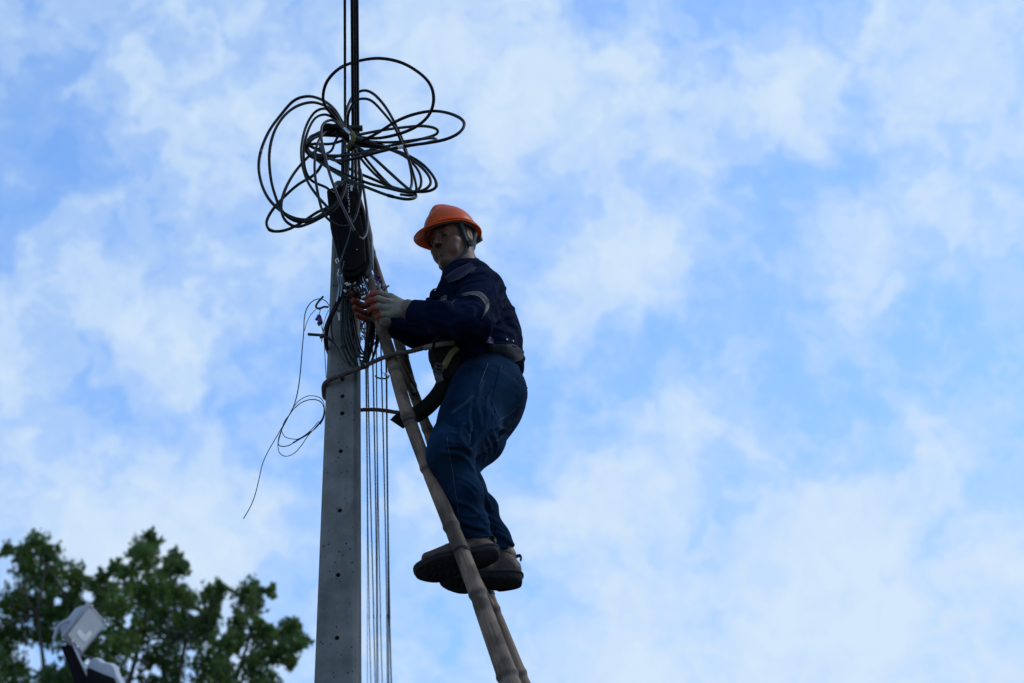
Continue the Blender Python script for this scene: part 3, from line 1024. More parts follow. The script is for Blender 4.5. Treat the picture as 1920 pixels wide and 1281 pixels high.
# ------------------------------------------------------------------ cables fanning from the box and hanging in a U below it
bun = empty("drop_cable_bundle", W(675, 680, 6.66), "black drop cables hanging in a U below the splice box", "cable bundle")
US = [  # start (top), left belly, low point, right rise, end
    [(646, 528), (643, 575), (643, 625), (655, 665), (672, 684), (684, 680), (690, 640), (692, 590), (688, 545)],
    [(649, 525), (647, 575), (648, 620), (660, 660), (674, 680), (683, 672), (688, 630), (690, 585), (684, 540)],
    [(652, 524), (651, 570), (653, 620), (664, 658), (676, 676), (685, 668), (690, 620), (694, 580), (688, 535)],
    [(655, 524), (654, 570), (658, 615), (667, 652), (677, 670), (686, 660), (692, 615), (696, 575), (690, 530)],
    [(657, 523), (657, 568), (662, 612), (670, 648), (679, 664), (688, 652), (694, 612), (697, 570), (690, 520)],
    [(660, 523), (660, 566), (666, 610), (673, 642), (681, 660), (690, 650), (697, 610), (700, 572), (690, 520)],
    [(645, 526), (640, 580), (641, 640), (652, 676), (668, 692), (690, 686), (703, 662), (710, 630), (709, 600), (700, 560)],
    [(654, 526), (655, 580), (663, 640), (676, 682), (688, 688), (700, 668), (707, 630), (706, 590), (698, 545)],
]
for i, p in enumerate(US):
    pts = [W(a, b, 6.64 + 0.006 * i + 0.02 * math.sin(2.2 * k + i)) for k, (a, b) in enumerate(p)]
    v, f, u = tube(catmull(pts, 8), 0.5 * [4.4, 3.6, 4, 4.2, 4, 3.6, 3.6, 4][i] * mpp(pts[0]), 7)
    obj("cable", v, f, M[["cable", "cable_green", "cable", "cable_grey", "cable", "cable", "cable_green", "cable"][i]], bun)
# thick right-hand leg of the bundle
for dx, r_ in ((0, 3.6), (5, 3.4), (9.5, 3.4), (13, 3)):
    pts = [W(684 + dx * .6, 515, 6.66), W(690 + dx * .8, 560, 6.67), W(690 + dx, 600, 6.67), W(686 + dx, 645, 6.66), W(681 + dx * .6, 683, 6.66)]
    v, f, u = tube(catmull(pts, 8), 0.5 * r_ * 1.25 * mpp(pts[0]), 8)
    obj("cable", v, f, M["cable"], bun)
# fat curved trunk on the left
pts = [W(652, 520, 6.64), W(644, 545, 6.63), W(630, 575, 6.63), W(616, 605, 6.64), (W(611, 630, 6.67)), W(612, 650, 6.72), W(616, 664, 6.80)]
v, f, u = tube(catmull(pts, 8), [0.0085 - 0.0035 * max(0, (k - 36) / 12) for k in range(49)], 10)
obj("trunk_cable", v, f, M["cable"], bun)
v, f, u = tube(catmull([W(650, 522, 6.62), W(637, 550, 6.615), W(618, 590, 6.62), W(608, 615, 6.66), W(603, 640, 6.74)], 8), 0.0022, 6)
obj("cable", v, f, M["cable_grey"], bun)
v, f, u = tube(catmull([W(636, 560, 6.67), W(624, 590, 6.68), W(621, 615, 6.69), W(625, 640, 6.69)], 8), 0.0034, 7)
obj("cable", v, f, M["cable"], bun)
# grey cut-end cable in a long bow across the pole face
v, f, u = tube(catmull([W(600, 632, 6.66), W(609, 631, 6.665), W(622, 639, 6.68), W(632, 652, 6.69), W(642, 672, 6.69), W(656, 686, 6.68), W(676, 692, 6.66), W(692, 688, 6.65)], 8), [0.0075 - 0.0045 * min(1, k / 30) for k in range(57)], 8)
obj("cut_cable", v, f, M["cable_grey"], bun)
# pale ties
for p, r_ in (([W(672, 672, 6.61), W(673, 680, 6.61), W(675, 687, 6.61)], 0.0036), ([W(682, 681, 6.62), W(686, 684, 6.62)], 0.003)):
    v, f, u = tube(catmull(p, 4), r_, 6)
    obj("cable_tie", v, f, M["bluewire"], bun)
# leads from the box down to the hands
for a, b, r_, m_ in (((661, 519), (675, 552), .0030, "cable"), ((666, 519), (683, 553), .0034, "cable"), ((671, 518), (688, 552), .003, "cable_grey"), ((676, 512), (692, 553), .003, "cable"), ((679, 510), (694, 553), .0038, "cable"), ((674, 503), (690, 548), .0016, "bluewire")):
    v, f, u = tube(catmull([W(a[0], a[1] - 5, 6.59), W((a[0] + b[0]) / 2 - 1, (a[1] + b[1]) / 2, 6.575), W(*b, 6.56)], 6), r_, 7)
    obj("lead", v, f, M[m_], bun)
R5 = np.random.default_rng(5)
for k in range(15):
    x0, y0 = R5.uniform(643, 690), R5.uniform(519, 548)
    q_ = [W(x0 + R5.normal(0, 6) * t + 5 * math.sin(3 * t + k), y0 + 15 * t + R5.normal(0, 2.5), 6.60 + R5.uniform(-.03, .02)) for t in (0, .25, .5, .75, 1)]
    v, f, u = tube(catmull(q_, 6), [0.0011, 0.0016, 0.0022][k % 3], 6)
    obj("lead", v, f, M[["cable", "cable_grey", "cable", "foil", "cable", "cable_green"][k % 6]], bun)
for k in range(7):
    c_ = W(R5.uniform(646, 690), R5.uniform(523, 546), 6.575)
    d_ = Vector(R5.normal(0, 1, 3)).normalized()
    v, f, u = tube([c_ - d_ * .006, c_ + d_ * .006], R5.uniform(.002, .0038), 8)
    obj("ferrule", v, f, M["steel" if k % 2 else "foil"], bun)
for cx_, cy_, rx_, ry_ in ((648, 545, 7, 11), (662, 548, 8, 14), (676, 546, 6, 12), (655, 556, 9, 16)):
    q_ = [W(cx_ + rx_ * math.sin(a), cy_ + ry_ * math.cos(a) + 2 * math.sin(2 * a), 6.605 + .02 * math.cos(a)) for a in np.linspace(.5, 6.0, 14)]
    v, f, u = tube(catmull(q_, 4), .0015, 6)
    obj("small_loop", v, f, M["cable"], bun)
# looped pale-blue tie and thin leads down the box front
lz = empty("tie_wire", W(640, 500, 6.53), "thin pale wire looped down the black splice box front", "wire")
for p, r_, m_ in (([(659, 410), (657, 432), (650, 455), (641, 480), (634, 500), (633, 515), (636, 520), (641, 508), (645, 490)], .0016, "stitch"),
                  ([(657, 404), (655, 440), (646, 470), (638, 498), (640, 520)], .0012, "cable_grey"),
                  ([(634, 505), (633, 518), (636, 535), (634, 552), (631, 566)], .0024, "bluewire"),
                  ([(641, 515), (639, 530), (641, 540), (638, 556)], .002, "bluewire"),
                  ([(634, 517), (637, 522), (640, 518)], .004, "bluewire"),
                  ([(632, 495), (629, 488), (633, 485), (635, 492)], .0016, "foil"),
                  ([(634, 540), (629, 531), (631, 526)], .0012, "thin_wire")):
    yk = [6.525 if b < 520 else 6.60 for a, b in p]
    v, f, u = tube(catmull([W(a, b, y) for (a, b), y in zip(p, yk)], 7), r_, 6)
    obj("strand", v, f, M[m_], lz)
# small light stub tag on the pole face and loose green clips at the box throat
st = empty("identification_tag", W(635, 594, 6.70), "small pale tag stuck on the pole beside the trunk cable", "tag")
v, f = prism([W(632, 586, 6.705), W(637, 585, 6.705), W(639, 600, 6.705), W(634.5, 601, 6.705)], (0, 0.004, 0))
obj("plate", v, f, M["foil"], st, smooth=False)
v, f, u = tube(catmull([W(630, 580, 6.70), W(634, 583, 6.70), W(640, 582, 6.70)], 4), .003, 6)
obj("clip", v, f, M["dark_steel"], st)


def crumple(name, pts, r, mats, seed, n=26):
    """scrunched strip: short bent ribbons round a line of points"""
    R = np.random.default_rng(seed)
    P = catmull(pts, 8)
    out = {k: [] for k in mats}
    for i in range(n):
        c = P[R.integers(len(P))] + R.normal(0, r, 3) * (1, .8, 1)
        d1 = R.normal(0, 1, 3); d1 /= np.linalg.norm(d1)
        d2 = np.cross(d1, R.normal(0, 1, 3)); d2 /= np.linalg.norm(d2)
        d3 = np.cross(d1, d2)
        L, w = r * R.uniform(.7, 1.7), r * R.uniform(.25, .6)
        vv, ff = [], []
        for k in range(5):
            t = k / 4 - .5
            q = c + d1 * L * 2 * t + d3 * L * (0.5 * math.sin(4 * t + i))
            vv += [q - d2 * w * (1 - t * t), q + d2 * w * (1 - t * t), q + d2 * w * .9 + d3 * .0012, q - d2 * w * .9 + d3 * .0012]
        for k in range(4):
            a = 4 * k
            for s in range(4):
                ff.append([a + s, a + (s + 1) % 4, a + 4 + (s + 1) % 4, a + 4 + s])
        ff += [[0, 1, 2, 3], [19, 18, 17, 16]]
        out[mats[i % len(mats)]].append((np.array(vv), ff))
    return out


pw = empty("plastic_wrap", W(709, 532, 6.80), "purple and clear crumpled plastic strips tied on the ladder top", "plastic strip")
for mname, pp in crumple("strips", [W(700, 527, 6.78), W(706, 533, 6.77), W(713, 540, 6.78), W(716, 528, 6.79)], 0.013, ["purple", "purple", "foil"], 3, 30).items():
    v, f, u = join(pp)
    obj("strip", v, f, M[mname], pw, smooth=False)
v, f = prism([W(694, 540, 6.66), W(703, 531, 6.66), W(707, 533, 6.66), W(697, 543, 6.66)], (0, 0.002, 0))
obj("strip", v, f, M["print"], pw, smooth=False)
for nm, pts_, sd_ in (("plastic_wrap", [W(680, 605, 6.80), W(682, 620, 6.80), W(680, 634, 6.80)], 11), ("plastic_wrap", [W(704, 612, 6.82), W(705, 630, 6.82), W(703, 645, 6.82)], 12)):
    w2 = empty(nm, pts_[1], "purple and clear shredded plastic hanging %s the thick cable legs" % ("left of" if sd_ == 11 else "right of"), "plastic strip")
    for mname, pp in crumple("strips", pts_, 0.009, ["purple", "foil", "purple", "bluewire"], sd_, 34).items():
        v, f, u = join(pp)
        obj("strip", v, f, M[mname], w2, smooth=False)

# ------------------------------------------------------------------ loose thin wire on the left
dw = empty("loose_wire", W(575, 780, 6.82), "thin black wire dangling in loose loops left of the pole", "wire")
C8 = lambda a, b: (440 + a / 2.845, 540 + b / 2.845)
DL = [
    ([(505, 95), (488, 72), (465, 60), (440, 60), (410, 75), (385, 110), (372, 160), (368, 240), (360, 330), (352, 430), (342, 520), (325, 600), (300, 665), (268, 710), (250, 760), (238, 800), (232, 830), (250, 845), (290, 840), (330, 815), (390, 780), (440, 740), (470, 690), (476, 640), (455, 605), (410, 595), (360, 610), (320, 640)], 2.0),
    ([(435, 112), (405, 145), (385, 185), (372, 230)], 1.4),
    ([(320, 640), (290, 680), (255, 740), (220, 800), (185, 860), (150, 935), (130, 1020), (110, 1100), (85, 1165), (47, 1231)], 1.7),
    ([(310, 640), (340, 605), (380, 580), (420, 576), (460, 590), (478, 630), (470, 690), (430, 745), (390, 790), (360, 835), (320, 880), (275, 898), (240, 880), (231, 830), (245, 770), (280, 700), (310, 640)], 1.6),
    ([(250, 765), (270, 795), (310, 806), (345, 803), (400, 765), (450, 710)], 1.5),
    ([(455, 190), (466, 215), (475, 260), (480, 330), (488, 480)], 1.5),
    ([(500, 120), (480, 170), (470, 215), (474, 260)], 1.4),
]
for i, (p, wpx) in enumerate(DL):
    pts = [W(*C8(a, b), 6.82 + 0.03 * math.sin(1.3 * k + i)) for k, (a, b) in enumerate(p)]
    v, f, u = tube(catmull(pts, 8), 0.5 * wpx * mpp(pts[0]), 6)
    obj("wire_strand", v, f, M["thin_wire"], dw)
v, f, u = tube(catmull([W(*C8(a, b), 6.815) for a, b in ((312, 826), (345, 806), (380, 786), (410, 766))], 5), 0.0032, 7)
obj("taped_section", v, f, M["thin_wire"], dw)
v, f, u = tube(catmull([W(*C8(a, b), 6.83) for a, b in ((478, 640), (479, 670), (472, 700), (455, 728))], 5), 0.0022, 7)
obj("taped_section", v, f, M["thin_wire"], dw)
# purple wire grip hanging from the hook
wg = empty("wire_clamp", W(599, 600, 6.79), "small purple plastic wire clamp hanging from the pole's hook", "clamp")
def w_sdf(P):
    q = cap(P, W(598, 594, 6.79), W(601, 605, 6.79), 0.009, 0.0095)
    q = smin(q, cap(P, W(595, 597, 6.785), W(593, 599, 6.785), .006, .005), .004)
    q = smin(q, cap(P, W(597, 606, 6.785), W(598, 610, 6.785), .0055, .004), .004)
    q = smax(q, -cap(P, W(593, 602, 6.77), W(597, 602.5, 6.77), .004, .004), .002)
    return q
v, q = sdf_mesh(w_sdf, W(588, 614, 6.76), W(606, 588, 6.82), 0.0016)
obj("grip", v, q, M["purple"], wg)
v, f, u = tube(catmull([W(595, 577, 6.79), W(599, 581, 6.79), W(600.5, 580.5, 6.79), W(600, 584, 6.79), W(599, 587, 6.79), W(598.5, 592, 6.79)], 5), 0.0015, 6)
obj("wire_bail", v, f, M["thin_wire"], wg)

# ------------------------------------------------------------------ bamboo ladder
lad = empty("bamboo_ladder", W(955, 1281, 6.42) * 1.0, "tall grey bamboo ladder leaning on the pole under the worker", "ladder")


def rail_y(py):          # near rail comes towards the viewer lower down
    return 6.66 - (py - 520) * (0.24 / 760)


def bamboo(pxs, ys, diam_px, nodes_py, seed):
    R = np.random.default_rng(seed)
    pts = [W(a, b, y) for (a, b), y in zip(pxs, ys)]
    dlt = (pts[-1] - pts[-3])
    k = (pts[-1].z + 0.0) / max(1e-6, -dlt.z)
    end = pts[-1] + dlt * k
    pts.append(pts[-1].lerp(end, 0.45))
    pts.append(end)
    P = catmull(pts, 50)
    L = np.concatenate([[0], np.cumsum(np.linalg.norm(np.diff(P, axis=0), axis=1))])
    # resample evenly
    s = np.arange(0, L[-1], 0.008)
    P = np.stack([np.interp(s, L, P[:, c]) for c in range(3)], 1)
    py_of = lambda p: 640.5 - FPX * ((p[2] - CAM_Z) * math.cos(PITCH) - p[1] * math.sin(PITCH)) / (p[1] * math.cos(PITCH) + (p[2] - CAM_Z) * math.sin(PITCH))
    pyv = np.array([py_of(p) for p in P])
    rad = 0.5 * np.interp(pyv, [d[0] for d in diam_px], [d[1] for d in diam_px]) * np.array([mpp(p) for p in P])
    rad = np.where(pyv > 1300, rad[np.argmin(np.abs(pyv - 1300))], rad)
    ns = [s[np.argmin(np.abs(pyv - n))] for n in nodes_py]
    step = 0.29
    while ns[-1] + step < s[-1]:
        ns.append(ns[-1] + step)
    ring = np.zeros(len(s))
    wob = np.zeros((len(s), 3))
    for n_ in ns:
        d = s - n_
        rad = rad * (1 + 0.12 * np.exp(-(d / 0.010) ** 2) - 0.05 * np.exp(-((d - 0.022) / 0.012) ** 2))
        ring = np.maximum(ring, 0.85 * np.exp(-((d - 0.012) / 0.010) ** 2))
    seg = np.searchsorted(ns, s)
    off = R.normal(0, 0.0035, (len(ns) + 2, 3))
    kx = np.interp(s, [0] + ns + [s[-1] + 1], np.arange(len(ns) + 2))
    for c in range(3):
        wob[:, c] = np.interp(kx, np.arange(len(off)), off[:, c])
    T, A, B_ = frames(P)
    v, f, u = tube(P + wob, rad, 20)
    u = u + seg.repeat(20)[:, None] * np.array([0, 3.1])
    return v, f, u, np.repeat(ring, 20), P + wob, pyv, rad


nx = [(676, 462), (690, 520), (727, 655), (767, 780), (847, 985), (895, 1113), (957, 1281)]
v, f, u, ring, NP, Npy, Nr = bamboo(nx, [rail_y(b) for a, b in nx], [(460, 18), (660, 23.5), (780, 25.5), (880, 25), (985, 30), (1120, 33), (1281, 41)], [500, 596, 690, 780, 877, 985, 1113, 1262], 5)
rail = obj("rail", v, f, M["bamboo"], lad, uv=u)
attr(rail, "node_ring", ring)
fx = [(688, 440), (698, 480), (716, 540), (752, 655), (797, 800), (866, 985), (913, 1105), (976, 1270)]
fy = [6.82, 6.82, 6.83, 6.85, 6.87, 6.90, 6.93, 6.96]
v, f, u, ring, FP, Fpy, Fr = bamboo(fx, fy, [(440, 14), (540, 16), (660, 20), (800, 20), (1000, 22), (1105, 23), (1270, 31)], [475, 540, 625, 722, 805, 905, 1010, 1145, 1262], 6)
rail2 = obj("rail", v, f, M["bamboo"], lad, uv=u)
attr(rail2, "node_ring", ring)


def at_py(P, pyv, y):
    return P[np.argmin(np.abs(pyv - y))]


RUNGS = []
zs = [6.02, 5.70, 5.36, 5.03]
foot_z = None
for py in (520, 668, 825, 1032, 1245):
    a = at_py(NP, Npy, py)
    far = FP[np.argmin(np.abs(FP[:, 2] - a[2] + 0.01))]
    RUNGS.append((a, far))
zz = RUNGS[-1][0][2] - 0.33
while zz > 0.2:
    RUNGS.append((NP[np.argmin(np.abs(NP[:, 2] - zz))], FP[np.argmin(np.abs(FP[:, 2] - zz))]))
    zz -= 0.33
for i, (a, b) in enumerate(RUNGS):
    d = (b - a) / np.linalg.norm(b - a)
    v, f, u = tube(np.array([a - d * 0.02, a + (b - a) * .33, a + (b - a) * .66, b + d * 0.055]), [0.014, 0.0145, 0.014, 0.013], 12)
    rg = obj("rung", v, f, M["bamboo"], lad, uv=u)
    attr(rg, "node_ring", np.zeros(len(v)))


def lashing(P, pyv, rad, py, turns, tilt, mat, name="lashing", rr=0.0017):
    i = int(np.argmin(np.abs(pyv - py)))
    T, A, B_ = frames(P)
    c, t, a, b = P[i], T[i], A[i], B_[i]
    th = np.linspace(0, 2 * np.pi * turns, int(26 * turns))
    pts = c + (rad[i] + rr * 1.1) * (np.cos(th)[:, None] * a + np.sin(th)[:, None] * b) + t * (0.0026 * th[:, None] / 3 * 1.2 + tilt * np.cos(th)[:, None])
    v, f, u = tube(pts, rr, 6)
    obj(name, v, f, mat, lad)


lashing(NP, Npy, Nr, 1031, 2.2, 0.004, M["thin_wire"])
lashing(FP, Fpy, Fr, 1113, 2.2, 0.003, M["thin_wire"])
lashing(NP, Npy, Nr, 790, 1.4, 0.006, M["dark_steel"], rr=0.0013)
lashing(FP, Fpy, Fr, 665, 1.8, 0.006, M["thin_wire"], rr=0.0013)
# slim brace stick between the rails beside the rope
v, f, u = tube(np.array([W(748, 668, 6.70), W(760, 692, 6.74), W(772, 716, 6.79)]), [0.0085, 0.0085, 0.008], 10)
br = obj("brace", v, f, M["bamboo"], lad, uv=u)
attr(br, "node_ring", np.zeros(len(v)))

# ================================================================== THE WORKER
def J(px, py, y):
    return V3(W(px, py, y)).astype(np.float32)


n_sh, n_el, n_wr = J(906, 547, 6.57), J(884, 606, 6.42), J(776, 585, 6.50)
f_sh, f_el, f_wr = J(862, 590, 6.92), J(842, 630, 6.80), J(726, 611, 6.63)
t_hem, t_mid, t_chest, t_neck = J(898, 680, 6.74), J(896, 625, 6.74), J(882, 566, 6.74), J(868, 520, 6.73)
n_hip, n_kn, n_cf, n_an = J(901, 738, 6.63), J(842, 848, 6.50), J(868, 925, 6.555), J(897, 1014, 6.60)
f_hip, f_kn, f_cf, f_an = J(915, 780, 6.86), J(864, 876, 6.80), J(902, 955, 6.83), J(950, 1042, 6.86)
side = np.array([0.10, 1.0, 0.05], np.float32)

# head frame
hy, hp, hr = math.radians(41), math.radians(15), math.radians(-5)
Fh = Vector((-math.sin(hy), -math.cos(hy), 0))
Fv = (Fh * math.cos(hp) + Vector((0, 0, -math.sin(hp)))).normalized()
Rv = Fv.cross(Vector((0, 0, 1))).normalized()          # the head's right hand side
Uv = Rv.cross(Fv).normalized()
Rv, Uv = (Rv * math.cos(hr) + Uv * math.sin(hr)).normalized(), (Uv * math.cos(hr) - Rv * math.sin(hr)).normalized()
HR = np.array([Rv, Fv, Uv]).T.astype(np.float32)      # columns = local x (right), y (front), z (up)
HC = J(849, 459, 6.70)
HS = 0.97


def toH(p):
    return HC + HS * (HR @ np.asarray(p, np.float32))


def head_sdf(P):
    q = ((P - HC) @ HR) / HS
    X = q * np.array([1, 1, 1], np.float32)
    ax_ = np.abs(X[:, 0])
    S = np.stack([ax_, X[:, 1], X[:, 2]], 1)           # mirrored
    d = ell(X, (0, -0.012, 0.035), (0.077, 0.097, 0.098))
    d = smin(d, ell(X, (0, 0.022, -0.045), (0.060, 0.066, 0.070)), 0.03)
    d = smin(d, cap(S, (0.050, 0.0, -0.058), (0.012, 0.066, -0.094), 0.018, 0.017), 0.025)   # jaw line
    d = smin(d, ell(X, (0, 0.071, -0.090), (0.022, 0.018, 0.017)), 0.018)                    # chin
    d = smin(d, ell(S, (0.046, 0.052, -0.018), (0.022, 0.026, 0.020)), 0.022)                # cheekbones
    d = smin(d, ell(S, (0.036, 0.060, -0.05), (0.022, 0.020, 0.024)), 0.02)                  # cheeks
    d = smin(d, cap(S, (0.006, 0.088, 0.036), (0.042, 0.072, 0.036), 0.011, 0.009), 0.014)   # brow
    d = smax(d, -ell(S, (0.033, 0.098, 0.014), (0.020, 0.017, 0.011)), 0.014)                # sockets
    d = smin(d, ell(S, (0.0325, 0.0735, 0.013), (0.0145, 0.0135, 0.0125)), 0.004)            # lids
    d = smin(d, cap(X, (0, 0.088, 0.022), (0, 0.107, -0.017), 0.008, 0.0110), 0.012)         # nose
    d = smin(d, ell(S, (0.0130, 0.096, -0.020), (0.0075, 0.010, 0.0075)), 0.006)              # wings
    d = smin(d, cap(S, (0, 0.0905, -0.0515), (0.020, 0.082, -0.055), 0.0075, 0.004), 0.006)  # lips
    d = smin(d, cap(S, (0, 0.0880, -0.063), (0.017, 0.080, -0.061), 0.0085, 0.004), 0.006)
    d = smax(d, -cap(S, (0, 0.098, -0.0575), (0.024, 0.086, -0.0585), 0.0022, 0.0016), 0.003)
    d = smin(d, ell(S, (0.080, -0.010, 0.004), (0.009, 0.019, 0.032)), 0.006)                # ears
    d = smax(d, -ell(S, (0.091, -0.006, 0.006), (0.007, 0.010, 0.018)), 0.004)
    return d * HS * 0.9


nk_b, nk_t = J(870, 512, 6.735), toH((0, -0.025, -0.04))


def cloth_limb(P, pts, rad, k=0.03):
    d = None
    for a, b, r0, r1 in zip(pts[:-1], pts[1:], rad[:-1], rad[1:]):
        q = cap(P, a, b, r0, r1)
        d = q if d is None else smin(d, q, k)
    return d


# hands -----------------------------------------------------------------
def hand(wrist, knuckles, tips, bend, r, thumb, palm_dir):
    """-> list of (a, b, ra, rb) capsules for palm and five fingers"""
    caps = []
    fing = []
    for kx, tx, bd, rr in zip(knuckles, tips, bend, r):
        k_, t_ = V3(kx), V3(tx)
        p1 = k_ + (t_ - k_) * 0.45 + V3(bd)
        p2 = k_ + (t_ - k_) * 0.78 + V3(bd) * 0.62
        fing.append([k_, p1, p2, t_])
        caps += [(k_, p1, rr * 1.08, rr * 1.0), (p1, p2, rr, rr * 0.95), (p2, t_, rr * 0.95, rr * 0.82)]
    return caps, fing


def hand_sdf(P, H, grow=0.0):
    wrist, knuckles, caps, thumb, pal = H
    d = None
    for kx in knuckles:
        q = cap(P, wrist, kx, 0.024 + grow, 0.0125 + grow)
        d = q if d is None else smin(d, q, 0.012)
    d = smin(d, cap(P, thumb[0], thumb[1], 0.017 + grow, 0.0125 + grow), 0.012)
    fd = None
    for a, b, r0, r1 in caps + [(thumb[1], thumb[2], .0115, .0105), (thumb[2], thumb[3], .0105, .0085)]:
        q = cap(P, a, b, r0 + grow, r1 + grow)
        fd = q if fd is None else smin(fd, q, 0.0025)
    return smin(d, fd, 0.006)


def mk_hand(wrist, kn, tp, bends, rs, thumb):
    wrist = V3(W(*wrist)); kn = [V3(W(*k)) for k in kn]; tp = [V3(W(*t)) for t in tp]
    th = [V3(W(*t)) for t in thumb]
    caps, fing = hand(wrist, kn, tp, bends, rs, th, None)
    return (wrist, kn, caps, th, None), fing


NH, NF = mk_hand((764, 580, 6.505), [(733, 557, 6.495), (730, 567, 6.485), (728, 578.5, 6.485), (733, 590, 6.49)],
                 [(689, 557, 6.53), (685, 569, 6.525), (692, 582, 6.53), (706, 595, 6.535)],
                 [(0, -.018, .004), (0, -.024, .002), (0, -.024, -.002), (0, -.018, -.004)], [.0104, .0110, .0106, .0095],
                 [(748, 568, 6.53), (728, 558, 6.565), (712, 551, 6.565), (698, 549, 6.545)])
FH, FF = mk_hand((722, 607, 6.63), [(700, 562, 6.655), (698, 574, 6.66), (698, 586, 6.66), (702, 597, 6.655)],
                 [(659, 550, 6.600), (662, 564, 6.595), (665, 577, 6.595), (669, 590, 6.60)],
                 [(0, .014, .006), (0, .018, .002), (0, .018, -.002), (0, .014, -.004)], [.0108, .0112, .0108, .0100],
                 [(712, 590, 6.605), (702, 573, 6.585), (694, 562, 6.575), (686, 556, 6.575)])


def body_sdf(P):
    d = head_sdf(P)
    d = smin(d, cap(P, nk_t, nk_b, 0.054, 0.058), 0.025)
    s = 0.035
    d = smin(d, cap(P, nk_b, t_chest, 0.06, 0.115, side, 1.2), 0.04)
    d = smin(d, cap(P, t_chest, t_hem, 0.115, 0.115, side, 1.15), 0.04)
    d = smin(d, cloth_limb(P, [n_sh, n_el, n_wr], [.052, .040, .026]), 0.04)
    d = smin(d, cloth_limb(P, [f_sh, f_el, f_wr], [.052, .040, .026]), 0.04)
    d = smin(d, cloth_limb(P, [n_hip, n_kn, n_cf, n_an], [.090, .050, .046, .032]), 0.05)
    d = smin(d, cloth_limb(P, [f_hip, f_kn, f_cf, f_an], [.088, .048, .044, .030]), 0.05)
    d = smin(d, cap(P, n_an, n_an + np.array([-.13, .02, -.05], np.float32), 0.03, 0.022), 0.02)
    d = smin(d, cap(P, f_an, f_an + np.array([-.13, .01, -.05], np.float32), 0.03, 0.022), 0.02)
    d = smin(d, cap(P, n_wr, NH[0], 0.026, 0.022), 0.01)
    d = smin(d, cap(P, f_wr, FH[0], 0.026, 0.022), 0.01)
    d = np.minimum(d, hand_sdf(P, NH, -0.002))
    d = np.minimum(d, hand_sdf(P, FH, -0.002))
    return d


V, Q = sdf_mesh(body_sdf, (-0.72, 6.30, 4.62), (0.14, 7.08, 6.42), 0.0042)
person = obj("person", V, Q, M["skin"], loc=W(905, 1060, 6.7))
tag(person, "worker in orange hard hat and navy jacket working on the ladder", "person")
q = ((V - HC) @ HR) / HS
bell = lambda c, w: np.exp(-(((q - np.array(c)) / np.array(w)) ** 2).sum(1))
sym = q.copy(); sym[:, 0] = np.abs(sym[:, 0])
bell_s = lambda c, w: np.exp(-(((sym - np.array(c)) / np.array(w)) ** 2).sum(1))
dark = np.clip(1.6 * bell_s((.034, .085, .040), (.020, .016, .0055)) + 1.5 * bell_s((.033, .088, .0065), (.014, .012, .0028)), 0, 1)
lip = np.clip(1.3 * bell((0, .09, -.057), (.022, .014, .0105)), 0, 1)
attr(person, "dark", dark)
attr(person, "lip", lip)


def child(name, V, F, mat, parent=None, **kw):
    return obj(name, V, F, mat, parent or person, **kw)


# folds ------------------------------------------------------------------
def fold_noise(P, s, seed, stretch):
    """cheap warped ridges, -1..1"""
    R = np.random.default_rng(seed)
    q = P * np.asarray(stretch, np.float32)
    out = 0
    for k in range(4):
        d = R.normal(0, 1, 3); d /= np.linalg.norm(d)
        d2 = R.normal(0, 1, 3); d2 /= np.linalg.norm(d2)
        w = s * (1.0 + 0.75 * k)
        ph = R.uniform(0, 6.28, 2)
        out = out + np.sin(w * (q @ d) + ph[0] + 1.7 * np.sin(0.55 * w * (q @ d2) + ph[1])) / (1.0 + 0.7 * k)
    return out / 2.2


def strokes(P, S):
    d = 0
    for pts, amp, w in S:
        lo, hi = pts.min(0) - 3 * w, pts.max(0) + 3 * w
        m = ((P > lo) & (P < hi)).all(1)
        if m.any():
            v = np.zeros(len(P), np.float32)
            v[m] = amp * np.exp(-(polydist(P[m], pts.astype(np.float32)) / w) ** 2)
            d = d + v
    return d


def refine(base, lo, hi, h, photo_strokes, h0=0.012):
    V0, Q0 = sdf_mesh(base, lo, hi, h0)
    b0 = bvh_of(V0, Q0)
    S = []
    for pts, amp, w in photo_strokes:
        L = on_line(b0, pts, 4)
        if len(L) > 1:
            S.append((L, amp, w))
    V1, Q1 = sdf_mesh(lambda P: base(P) - strokes(P, S), lo, hi, h)
    return V1, Q1, bvh_of(V1, Q1), S


